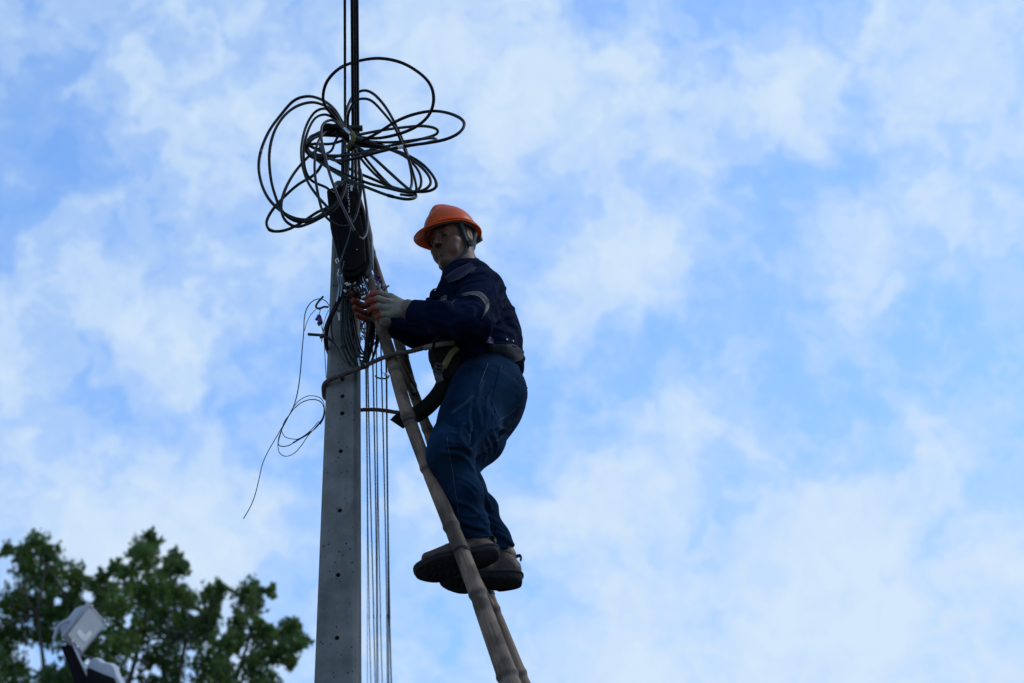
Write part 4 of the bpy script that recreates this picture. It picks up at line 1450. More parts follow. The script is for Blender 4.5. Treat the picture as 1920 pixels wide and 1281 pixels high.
# ------------------------------------------------------------------ jeans
def jeans_sdf(P):
    d = cap(P, J(908, 690, 6.74), J(922, 735, 6.74), 0.128, 0.122, side, 1.22)
    d = smin(d, ell(P, J(926, 743, 6.665), (0.116, 0.115, 0.122)), 0.06)
    d = smin(d, ell(P, J(924, 764, 6.83), (0.106, 0.108, 0.115)), 0.06)
    d = smin(d, cloth_limb(P, [n_hip, (n_hip + n_kn) / 2 + np.array([.012, 0, 0], np.float32), n_kn], [.122, .106, .083], .03), 0.05)
    d = smin(d, cloth_limb(P, [f_hip, (f_hip + f_kn) / 2 + np.array([.015, 0, 0], np.float32), f_kn], [.100, .088, .068], .03), 0.03)
    ln = cloth_limb(P, [n_kn, n_cf, n_an], [.081, .064, .048], .03)
    lf = cloth_limb(P, [f_kn, f_cf, f_an], [.062, .050, .047], .03)
    d = smin(d, ln, 0.02)
    d = smin(d, lf, 0.012)
    # hems cut just above the boots
    for an, cf, o_ in ((n_an, n_cf, 0.004), (f_an, f_cf, -0.014)):
        ax_ = (an - cf) / np.linalg.norm(an - cf)
        cut_ = (P - an) @ ax_ - o_
        near = np.linalg.norm(P - an, axis=1) < 0.17
        d = np.where(near, smax(d, cut_, 0.006), d)
    z = P[:, 2:3]
    lowf = np.clip((n_kn[2] - P[:, 2]) / 0.1, 0, 1)
    amp = 0.0035 + 0.0035 * np.exp(-((P[:, 2] - n_kn[2]) / 0.09) ** 2) + 0.0030 * np.clip((n_cf[2] - P[:, 2]) / 0.15, 0, 1)
    return (d + amp * fold_noise(P, 34, 21, (0.75, 0.6, 1.35))) * 0.92


JS = [  # photo-space ridges (+) and creases (-)
    ([(846, 812), (858, 814), (868, 822), (876, 832)], 0.0139, 0.0047), ([(836, 838), (850, 836), (864, 838)], 0.0124, 0.0047), ([(884, 760), (880, 785), (884, 805), (880, 830)], 0.0139, 0.0057),
    ([(900, 735), (896, 760), (900, 785)], 0.0124, 0.0057), ([(915, 745), (912, 770), (915, 790)], 0.0139, 0.0057), ([(925, 755), (922, 780)], 0.0124, 0.0047), ([(862, 905), (878, 913), (890, 928)], 0.0124, 0.0047),
    ([(860, 965), (874, 968), (890, 968), (903, 964)], 0.0139, 0.0047), ([(872, 1004), (888, 1008), (905, 1006)], 0.0124, 0.0047), ([(903, 905), (912, 930), (922, 955)], 0.0109, 0.0057), ([(910, 980), (926, 984), (945, 998)], 0.0124, 0.0047),
    ([(930, 800), (945, 803), (955, 800)], 0.0124, 0.0057), ([(935, 812), (948, 816), (958, 812)], -0.0109, 0.0057), ([(905, 838), (912, 850), (908, 862)], 0.0109, 0.0047),
    ([(868, 795), (862, 820), (872, 835), (880, 845)], 0.0178, 0.0068), ([(917, 770), (908, 800), (898, 822), (882, 845)], 0.0195, 0.0068),
    ([(928, 778), (918, 800), (905, 815), (898, 828)], 0.0160, 0.0055), ([(938, 785), (930, 795), (922, 805)], 0.0143, 0.0062),
    ([(838, 828), (862, 832), (878, 843)], 0.0143, 0.0055), ([(832, 848), (858, 850), (876, 862), (886, 880)], 0.0160, 0.0068),
    ([(878, 800), (884, 818), (882, 840)], -0.0195, 0.0068), ([(842, 842), (866, 843), (880, 856)], -0.0143, 0.0047),
    ([(925, 815), (932, 830), (930, 845)], 0.0143, 0.0055), ([(912, 822), (920, 838), (919, 848)], 0.0143, 0.0055), ([(918, 818), (926, 836)], -0.0107, 0.0041),
    ([(858, 893), (880, 905), (894, 918)], 0.0124, 0.0047), ([(858, 940), (882, 948), (902, 972)], 0.0124, 0.0055), ([(862, 950), (884, 960), (904, 978)], -0.0107, 0.0041),
    ([(862, 975), (880, 983), (905, 990)], 0.0160, 0.0055), ([(864, 985), (884, 993), (908, 1000)], -0.0143, 0.0047), ([(868, 998), (890, 1003), (912, 1008)], 0.0160, 0.0047),
    ([(906, 962), (922, 972), (940, 985)], 0.0124, 0.0055), ([(915, 1000), (935, 1000), (955, 1015)], 0.0160, 0.0055), ([(918, 1012), (940, 1012), (958, 1025)], -0.0124, 0.0047), ([(925, 1022), (945, 1026), (962, 1035)], 0.0143, 0.0047),
    ([(858, 742), (835, 752)], -0.0088, 0.0055), ([(905, 715), (898, 740), (893, 765)], 0.0107, 0.0068), ([(920, 725), (908, 745)], -0.0088, 0.0047), ([(850, 775), (870, 760), (885, 745)], 0.0107, 0.0082),
    ([(840, 790), (852, 800), (868, 790)], -0.0107, 0.0068), ([(893, 760), (900, 780), (902, 800)], 0.0143, 0.0062), ([(885, 770), (888, 790), (886, 812)], -0.0107, 0.0055),
]
JV, JQ, JB, JSW = refine(jeans_sdf, (-0.44, 6.34, 4.70), (0.16, 7.06, 5.80), 0.0046, JS)
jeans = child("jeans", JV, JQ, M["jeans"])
attr(jeans, "ridge_highlight", np.clip(strokes(JV.astype(np.float32), [(p, 0.85, w * 0.62) for p, a_, w in JSW if a_ > 0]), 0, 1))  # where the painted highlight lies: raised folds only


def seam(bvh, pts, r, mat, parent, name="seam", off=0.0006, n=6):
    L = on_line(bvh, pts, n, off)
    if len(L) < 3:
        return
    v, f, u = tube(L, r, 5)
    obj(name, v, f, mat, parent)


seam(JB, [(915, 682), (906, 705), (898, 725)], .0011, M["stitch"], jeans)
seam(JB, [(940, 687), (937, 702), (930, 725), (921, 750)], .0010, M["stitch"], jeans)
seam(JB, [(942, 690), (960, 704), (983, 731)], .0012, M["stitch"], jeans)
seam(JB, [(943, 686), (962, 700), (984, 727)], .0010, M["stitch"], jeans)
seam(JB, [(921, 750), (930, 770), (938, 785), (955, 776), (970, 762), (979, 742)], .0010, M["stitch"], jeans)
seam(JB, [(944, 742), (950, 738), (960, 734), (968, 737), (964, 745), (952, 752), (946, 747), (944, 742)], .0011, M["thin_wire"], jeans, "embroidery", n=4)
seam(JB, [(938, 722), (950, 719), (960, 723), (964, 730)], .0010, M["thin_wire"], jeans, "embroidery", n=4)
seam(JB, [(838, 820), (842, 850), (848, 880), (853, 915), (858, 950), (862, 985)], .0008, M["stitch"], jeans)
seam(JB, [(960, 802), (945, 815), (934, 826), (933, 833)], .0010, M["stitch"], jeans)
v, f = patch(JB, [(936, 690), (960, 706), (983, 730)], [(921, 752), (938, 784), (976, 754)], 14, 10, 0.0022)
pk = obj("back_pocket", v, f, M["jeans"], jeans)
v, f = box(W(985, 729, 6.66), (0.008, 0, 0.004), (0, 0.003, 0), (-.001, 0, .002))
obj("pocket_tab", v, f, material("red_tab", (0.2, 0.02, 0.02)), jeans)
for an, cf, r_ in ((n_an, n_cf, .0515),):      # rolled hem
    a_ = (an - cf) / np.linalg.norm(an - cf)
    e1 = np.cross(a_, [0, 1, 0]); e1 /= np.linalg.norm(e1)
    e2 = np.cross(a_, e1)
    th = np.linspace(0, 2 * np.pi, 40)
    ringp = an + 0.001 * a_ + (r_ + .0015 * np.sin(5 * th))[:, None] * (np.cos(th)[:, None] * e1 + np.sin(th)[:, None] * e2)
    v, f, u = tube(ringp, .0035, 6, cap=False)
    obj("hem", v, f, M["jeans"], jeans)


# ------------------------------------------------------------------ jacket
hem_n = (t_hem - t_chest) / np.linalg.norm(t_hem - t_chest)
hem_n = hem_n + np.array([0.10, 0, 0], np.float32)
hem_n /= np.linalg.norm(hem_n)
hem_p = J(897, 692, 6.66)


def jacket_sdf(P):
    d = cap(P, t_hem, t_mid, 0.172, 0.146, side, 1.12)
    d = smin(d, cap(P, t_mid, t_chest, 0.146, 0.128, side, 1.22), 0.05)
    d = smin(d, cap(P, t_chest, t_neck, 0.126, 0.070, side, 1.25), 0.05)
    d = smin(d, cap(P, J(884, 528, 6.66), n_sh, 0.078, 0.080), 0.045)
    d = smin(d, cap(P, J(866, 552, 6.82), f_sh, 0.076, 0.078), 0.045)
    an = cloth_limb(P, [n_sh, (n_sh + n_el) / 2, n_el], [.080, .076, .069], .03)
    an = smin(an, cloth_limb(P, [n_el, (n_el + n_wr) / 2, n_wr], [.069, .058, .043], .03), 0.03)
    af = cloth_limb(P, [f_sh, f_el], [.078, .066], .03)
    af = smin(af, cloth_limb(P, [f_el, (f_el + f_wr) / 2, f_wr], [.066, .058, .044], .03), 0.03)
    d = smin(d, an, 0.022)
    d = smin(d, af, 0.022)
    cutp = (P - hem_p) @ hem_n
    far_arm = np.minimum(np.linalg.norm(P - f_el, axis=1), np.linalg.norm(P - (f_el + f_wr) / 2, axis=1))
    d = np.where(P[:, 0] > -0.36, smax(d, cutp, 0.012), d)
    for w_, e_, o_ in ((n_wr, n_el, 0.006), (f_wr, f_el, 0.006)):
        a_ = (w_ - e_) / np.linalg.norm(w_ - e_)
        m_ = np.linalg.norm(P - w_, axis=1) < 0.10
        d = np.where(m_, smax(d, (P - w_) @ a_ - o_, 0.006), d)
    amp = 0.0055 + 0.003 * np.clip((t_mid[2] - P[:, 2]) / 0.12 + 0.3, 0, 1)
    return (d + amp * fold_noise(P, 27, 8, (0.7, 0.7, 1.5))) * 0.92


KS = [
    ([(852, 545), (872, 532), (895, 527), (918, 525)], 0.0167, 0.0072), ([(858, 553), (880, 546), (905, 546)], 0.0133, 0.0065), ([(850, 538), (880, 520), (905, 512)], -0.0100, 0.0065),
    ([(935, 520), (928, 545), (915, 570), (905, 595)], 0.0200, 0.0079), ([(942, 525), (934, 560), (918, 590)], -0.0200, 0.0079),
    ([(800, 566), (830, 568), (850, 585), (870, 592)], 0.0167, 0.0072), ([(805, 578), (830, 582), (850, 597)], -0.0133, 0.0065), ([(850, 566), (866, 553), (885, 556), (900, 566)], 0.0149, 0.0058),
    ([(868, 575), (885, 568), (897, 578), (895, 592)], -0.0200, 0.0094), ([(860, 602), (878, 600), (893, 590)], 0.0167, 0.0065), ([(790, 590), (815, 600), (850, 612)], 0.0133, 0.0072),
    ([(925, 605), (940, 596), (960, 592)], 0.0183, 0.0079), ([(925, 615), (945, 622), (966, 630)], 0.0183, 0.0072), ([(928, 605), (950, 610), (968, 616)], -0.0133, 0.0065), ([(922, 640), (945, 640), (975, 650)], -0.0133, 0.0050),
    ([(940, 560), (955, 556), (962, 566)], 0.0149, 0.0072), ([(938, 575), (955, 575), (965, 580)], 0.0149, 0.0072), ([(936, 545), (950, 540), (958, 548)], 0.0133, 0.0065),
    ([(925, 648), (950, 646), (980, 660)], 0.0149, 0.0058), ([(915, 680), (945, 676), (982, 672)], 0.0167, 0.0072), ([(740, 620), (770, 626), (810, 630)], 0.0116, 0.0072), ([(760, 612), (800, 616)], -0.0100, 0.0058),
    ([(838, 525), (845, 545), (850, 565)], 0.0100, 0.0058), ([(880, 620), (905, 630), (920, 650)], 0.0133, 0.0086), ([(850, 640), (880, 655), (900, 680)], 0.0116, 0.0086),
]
KV, KQ, KB, KSW = refine(jacket_sdf, (-0.62, 6.26, 5.28), (0.16, 7.10, 6.16), 0.0056, KS)
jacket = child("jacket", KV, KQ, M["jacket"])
attr(jacket, "ridge_highlight", np.clip(strokes(KV.astype(np.float32), [(p, 0.8, w * 0.5) for p, a_, w in KSW if a_ > 0]), 0, 1))  # painted highlight follows the raised jacket folds
# reflective tape round the upper sleeve
v, f = patch(KB, [(866, 552), (880, 548), (898, 547), (908, 554), (917, 564)], [(869, 556), (884, 554), (894, 556), (902, 561), (910, 573)], 18, 4, 0.0025)
obj("reflective_tape", v, f, M["tape"], jacket)
v, f = patch(KB, [(910, 573), (908, 584), (902, 600)], [(917, 564), (916, 578), (906, 595)], 10, 4, 0.0025)
obj("reflective_tape", v, f, M["tape"], jacket)
v, f = patch(KB, [(828, 558), (836, 553), (840, 555)], [(827, 566), (834, 564), (838, 564)], 6, 4, 0.003)
obj("reflective_tape", v, f, M["tape"], jacket)
# hem band at the back, pocket flap, snaps
v, f = patch(KB, [(917, 647), (945, 646), (965, 648), (983, 664)], [(916, 668), (945, 674), (968, 677), (985, 668)], 16, 5, 0.004)
obj("hem_band", v, f, M["hem"], jacket)
v, f = patch(KB, [(911, 641), (916, 632), (927, 637)], [(910, 643), (918, 644), (925, 646)], 6, 3, 0.004)
obj("pocket_flap", v, f, material("purple_grey_flap", (0.03, 0.026, 0.07), (0.04, 0.034, 0.09), 40, .8), jacket)
for a, b in ((950, 637), (961.5, 640)):
    l, nr = hit(KB, a, b)
    if l:
        v, f, u = tube([l - nr * .001, l + nr * .0025], 0.0032, 10)
        obj("snap_button", v, f, M["steel"], jacket)
seam(KB, [(900, 505), (918, 520), (930, 545), (925, 575)], .0012, M["collar"], jacket, "seam")
seam(KB, [(858, 560), (848, 568), (850, 575)], .0010, M["stitch"], jacket, "seam")
# collar: a band round the neck, open at the front
axn = (nk_t - nk_b) / np.linalg.norm(nk_t - nk_b)
e1 = V3(Fv) - axn * float(np.dot(V3(Fv), axn)); e1 /= np.linalg.norm(e1)
e2 = np.cross(axn, e1)
cv, cf_ = [], []
nth = 44
cb = V3(J(869, 511, 6.735))
for i in range(nth + 1):
    th = math.radians(28) + math.radians(304) * i / nth
    dr = math.cos(th) * e1 + math.sin(th) * e2
    back = 0.5 - 0.5 * math.cos(th)
    for rr, hh in ((0.092, -0.030), (0.079, 0.004), (0.072 , 0.026 + 0.010 * back), (0.067, 0.025 + 0.010 * back), (0.070, 0.0), (0.080, -0.030)):
        lap = 0.012 * math.exp(-((min(th - math.radians(28), math.radians(332) - th)) / 0.5) ** 2)
        cv.append(cb + dr * (rr + lap + 0.002 * math.sin(3 * th)) + axn * (hh - lap * 0.9))
for i in range(nth):
    for j in range(6):
        a, b = i * 6 + j, i * 6 + (j + 1) % 6
        cf_.append([a, b, b + 6, a + 6])
cf_ += [list(range(6)), list(range(nth * 6 + 5, nth * 6 - 1, -1))]
obj("collar", np.array(cv), cf_, M["collar"], jacket)
v, f = patch(KB, [(836, 521), (852, 509), (869, 501), (885, 494)], [(842, 533), (861, 526), (879, 516), (893, 503)], 14, 6, 0.007)
obj("collar_leaf", v, f, M["collar"], jacket)
# front placket tab sticking out by the chest
v, f = prism([W(806, 546, 6.66), W(812, 540, 6.66), W(824, 538, 6.66), W(826, 556, 6.66), W(804, 560, 6.66)], (0, 0.03, 0.0))
bevel(obj("chest_flap", v, f, M["jacket"], jacket, smooth=False), 0.006, 2)
v, f, u = tube([W(816, 545, 6.657), W(816, 545, 6.650)], 0.0042, 10)
obj("snap_button", v, f, M["steel"], jacket)
v, f = prism([W(797, 563, 6.62), W(799, 557, 6.62), W(810, 556, 6.62), W(812, 566, 6.62), W(797, 568, 6.62)], (0, 0.03, 0.0))
bevel(obj("chest_flap", v, f, M["jacket"], jacket, smooth=False), 0.005, 2)


# ------------------------------------------------------------------ gloves
def glove(Hh, fing, lo, hi, wr, el, coat_from, cuff_len=0.035):
    V, Qd = sdf_mesh(lambda P: smin(hand_sdf(P, Hh, 0.0012), cap(P, Hh[0], Hh[0] + (V3(wr) - V3(Hh[0])) * 0.2, .029, .031), .012), lo, hi, 0.0024)
    o = child("glove", V, Qd, M["glove"])
    coat = np.zeros(len(V))
    for fg in fing + [Hh[3]]:
        a, b = fg[0], fg[-1]
        t = ((V - a) @ (b - a)) / ((b - a) @ (b - a))
        dd = polydist(V.astype(np.float32), np.array(fg, np.float32))
        coat = np.maximum(coat, np.clip((t - coat_from) / 0.25, 0, 1) * (dd < 0.02))
    return o, V, coat


g1, GV, coat = glove(NH, NF, W(676, 640, 6.42), W(790, 530, 6.63), n_wr, n_el, 0.28)
coat = np.maximum(coat, np.clip((GV[:, 1] - 6.515) / 0.02, 0, 1))          # rubber palm faces away
attr(g1, "coat", np.clip(coat, 0, 1))
g2, GV2, coat2 = glove(FH, FF, W(645, 640, 6.52), W(745, 530, 6.74), f_wr, f_el, 0.1)
coat2 = np.maximum(coat2, np.clip((6.65 - GV2[:, 1]) / 0.02, 0, 1) * (GV2[:, 0] < W(712, 600, 6.63).x))
attr(g2, "coat", np.clip(coat2, 0, 1))


def rib_cuff(a, b, r0, r1, parent):
    """ribbed knit cuff: each rib is real relief"""
    P = np.array([V3(a) + (V3(b) - V3(a)) * t for t in np.linspace(0, 1, 7)])
    T, A, B_ = frames(P)
    v, f = [], []
    ns = 72
    for i in range(7):
        for j in range(ns):
            th = 2 * np.pi * j / ns
            r = r0 + (r1 - r0) * i / 6 + 0.0014 * math.cos(24 * th)
            v.append(P[i] + r * (math.cos(th) * A[i] + math.sin(th) * B_[i]))
    for i in range(6):
        for j in range(ns):
            f.append([i * ns + j, i * ns + (j + 1) % ns, (i + 1) * ns + (j + 1) % ns, (i + 1) * ns + j])
    f += [list(range(ns - 1, -1, -1)), list(range(6 * ns, 7 * ns))]
    obj("cuff", np.array(v), f, M["cuff"], parent)


rib_cuff(W(759, 578, 6.503), n_wr + (n_wr - n_el) * -0.10, .0335, .037, g1)
rib_cuff(V3(FH[0]) + (V3(f_wr) - V3(FH[0])) * -1.2 + V3((0, 0, .0)), f_wr + (f_wr - f_el) * -0.10, .030, .036, g2)

# connector held between the fingers
cn = empty("cable_connector", W(683, 557, 6.56), "small metal cable connector held between the gloved fingertips", "connector")
v, f, u = tube([W(679, 559, 6.555), W(683, 557, 6.55), W(687, 555, 6.55)], [0.0065, .0068, .0055], 10)
obj("sleeve", v, f, M["steel"], cn)
v, f, u = tube(catmull([W(686, 556, 6.55), W(691, 551, 6.55), W(694, 546, 6.555)], 5), .0022, 7)
obj("tip", v, f, M["foil"], cn)
v, f, u = tube(catmull([W(679, 559, 6.555), W(674, 551, 6.57), W(670, 535, 6.58), W(667, 519, 6.59)], 6), .0026, 7)
obj("lead", v, f, M["cable_grey"], cn)

# ------------------------------------------------------------------ hard hat
hat = bpy.data.objects.new("hard_hat", None)
COL.objects.link(hat)
hat.parent = person
ORIG[hat.name] = origin(person)
tl = math.radians(6)
rl = math.radians(6)
yl = math.radians(-17)


def toHat(p):
    # hat frame: head frame, tipped a little and seated on the brow
    x, y, z = p
    y, z = y * math.cos(tl) - z * math.sin(tl), y * math.sin(tl) + z * math.cos(tl)
    x, y = x * math.cos(yl) - y * math.sin(yl), x * math.sin(yl) + y * math.cos(yl)
    x, z = x * math.cos(rl) + z * math.sin(rl), z * math.cos(rl) - x * math.sin(rl)
    return toH((x, y - 0.006, z + 0.052))


def hat_shell():
    na, nr_ = 144, 22
    v, f = [], []

    def prof(th, s, inner):
        """s 0..1 crown to rim, then brim"""
        cx, sy_ = math.sin(th), math.cos(th)      # th=0 front
        rx, ry, hz = 0.093, 0.110, 0.112
        if s <= 1:
            a = s * math.pi / 2
            rad = math.sin(a) ** 0.92
            z = hz * math.cos(a) ** 0.95
            x, y = rx * rad * cx, ry * rad * sy_
            # crest: raised ridge running front to back over the top
            yy_ = min(1, max(0, (0.082 - y) / 0.030)) * min(1, max(0, (y + 0.105) / 0.05))
            ridge = 0.021 * math.exp(-(x / 0.027) ** 6) * yy_ * yy_ * (3 - 2 * yy_)
            side_g = 0.004 * math.exp(-((abs(x) - 0.05) / 0.012) ** 2) * math.cos(a)
            z += ridge + side_g
            return x, y, z
        t = s - 1
        w = 0.012 + 0.004 * abs(cx)
        if sy_ > 0:
            w += 0.042 * sy_ ** 4
        x, y = (rx + 0.002 + w * t) * cx, (ry + 0.002 + w * t) * sy_
        droop = -0.006 * t - (0.016 * t * t * max(0, sy_) ** 2) - 0.006 * max(0, -sy_) * t
        return x, y, droop - 0.004 * min(1, t * 6)

    ss = [i / 30 for i in range(31)] + [1.02, 1.1, 1.3, 1.5, 1.7, 1.85, 1.96, 2.0]
    for layer in (0, 1):
        for s in ss:
            for k in range(na):
                th = 2 * math.pi * k / na
                x, y, z = prof(th, max(s, 0.012), layer)
                if layer:
                    sc = 0.968 if s <= 1 else 0.985
                    x, y, z = x * sc, y * sc, z - 0.0035
                v.append(toHat((x, y, z)))
    m = len(ss)
    for layer in (0, 1):
        o_ = layer * m * na
        for i in range(m - 1):
            for k in range(na):
                q = [o_ + i * na + k, o_ + i * na + (k + 1) % na, o_ + (i + 1) * na + (k + 1) % na, o_ + (i + 1) * na + k]
                f.append(q if layer else q[::-1])
    for k in range(na):
        a, b = (m - 1) * na + k, (m - 1) * na + (k + 1) % na
        f.append([a, b, b + m * na, a + m * na])
    f.append([k for k in range(na)])
    f.append([m * na + k for k in range(na - 1, -1, -1)])
    return np.array(v), f


v, f = hat_shell()
obj("shell", v, f, M["helmet"], hat)
# rolled gutter above the brim
gp = []
for k in range(73):
    th = 2 * math.pi * k / 72
    gp.append(toHat((0.0970 * math.sin(th), 0.1140 * math.cos(th), 0.004)))
v, f, u = tube(np.array(gp), 0.0042, 8, cap=False)
obj("gutter_rim", v, f, M["helmet"], hat)
# vent slots on the crest
for yy in (0.03, -0.01, -0.05):
    c = toHat((0.019, yy, 0.112 + 0.016 - abs(yy) * 0.30))
    v, f = box(c, HR @ np.array([.0025, 0, 0]), HR @ np.array([0, .013, -.002]), HR @ np.array([0, 0, .0028]))
    bevel(obj("vent", v, f, M["strap"], hat, smooth=False), 0.001, 1)
# headband and cradle inside
hb = np.array([toHat((0.082 * math.sin(a), 0.099 * math.cos(a), -0.008)) for a in np.linspace(0, 2 * math.pi, 49)])
hb2 = np.array([toHat((0.081 * math.sin(a), 0.098 * math.cos(a), 0.020)) for a in np.linspace(0, 2 * math.pi, 49)])
vv = np.concatenate([hb, hb2])
ff = [[i, i + 1, 49 + i + 1, 49 + i] for i in range(48)]
bandm = material("grey_headband", (0.12, 0.12, 0.12), (0.18, 0.18, 0.18), 30, .7)
bo_ = obj("headband", vv, ff, bandm, hat)
so = bo_.modifiers.new("thick", "SOLIDIFY"); so.thickness = 0.003
# ratchet at the back and left hinge lug
v, f = box(toHat((0, -0.112, -0.02)), HR @ np.array([.03, 0, 0]), HR @ np.array([0, .006, 0]), HR @ np.array([0, 0, .012]))
bevel(obj("ratchet", v, f, bandm, hat, smooth=False), 0.003, 2)
v, f, u = tube([toHat((-0.066, -0.078, -0.006)), toHat((-0.088, -0.068, -0.007))], 0.004, 10)
obj("rivet", v, f, M["steel"], hat)


def ribbon(pts, w, th, mat, parent, name, up=None, n=7):
    """flat strap along pts, its width laid along the surface tangent to 'up'"""
    P = catmull(pts, n)
    T, A, B_ = frames(P)
    if up is None:
        up = np.zeros_like(P)
        c = P.mean(0)
        up = P - c
    else:
        up = np.tile(V3(up), (len(P), 1))
    v, f = [], []
    for p, t, u_ in zip(P, T, up):
        nn = u_ - t * np.dot(u_, t)
        nn /= np.linalg.norm(nn) + 1e-9
        b = np.cross(t, nn)
        v += [p - b * w / 2 - nn * th / 2, p + b * w / 2 - nn * th / 2, p + b * w / 2 + nn * th / 2, p - b * w / 2 + nn * th / 2]
    m = len(P)
    for i in range(m - 1):
        for s in range(4):
            f.append([4 * i + s, 4 * i + (s + 1) % 4, 4 * i + 4 + (s + 1) % 4, 4 * i + 4 + s])
    f += [[3, 2, 1, 0], [4 * m - 4, 4 * m - 3, 4 * m - 2, 4 * m - 1]]
    return obj(name, np.array(v), f, mat, parent)


for sgn in (-1, 1):
    L = [(0.086 * sgn, 0.032, 0.048), (0.082 * sgn, 0.022, 0.01), (0.078 * sgn, 0.010, -0.032), (0.071 * sgn, 0.020, -0.066), (0.050 * sgn, 0.048, -0.098), (0.022 * sgn, 0.072, -0.113), (0, 0.080, -0.116)]
    ribbon([toH(p) for p in L], 0.016, 0.0022, M["chin"], hat, "chin_strap", up=HR @ np.array([sgn, 0.25, -0.5]))
    L = [(0.082 * sgn, -0.062, 0.040), (0.085 * sgn, -0.045, 0.006), (0.083 * sgn, -0.012, -0.036), (0.078 * sgn, 0.010, -0.040)]
    ribbon([toH(p) for p in L], 0.014, 0.0022, M["chin"], hat, "chin_strap", up=HR @ np.array([sgn, 0, 0]))
    v, f = box(toH((0.081 * sgn, 0.006, -0.038)), HR @ np.array([.003, 0, 0]), HR @ np.array([0, .011, 0]), HR @ np.array([0, 0, .012]))
    bevel(obj("strap_slider", v, f, M["strap"], hat, smooth=False), 0.003, 2)


# hair below the helmet at the sides and nape
def hair_sdf(P):
    q = ((P - HC) @ HR) / HS
    d = ell(q, (0, -0.016, 0.033), (0.0805, 0.099, 0.100))
    S = np.stack([np.abs(q[:, 0]), q[:, 1], q[:, 2]], 1)
    d = smax(d, (q[:, 1] - 0.030) , 0.006)
    keep = np.maximum(-(q[:, 2] + 0.048), 0)
    d = smax(d, -(q[:, 2] + 0.050 + 0.0 * q[:, 1]), 0.004)
    d = smax(d, q[:, 2] - 0.085, 0.01)
    d = smax(d, -ell(S, (0.083, 0.03, -0.045), (0.03, 0.055, 0.055)), 0.006)     # bare cheek
    d = smax(d, -ell(S, (0.083, -0.008, 0.0), (0.02, 0.024, 0.038)), 0.004)      # round the ear
    d = smin(d, cap(S, (0.074, 0.028, 0.03), (0.072, 0.026, -0.008), 0.006, 0.003), 0.006)
    return d * HS * 0.9 + 0.0008 * np.sin(420 * q[:, 0]) * np.sin(390 * q[:, 1])


V, Qd = sdf_mesh(hair_sdf, HC - 0.16, HC + 0.16, 0.0035)
child("hair", V, Qd, M["hair"])


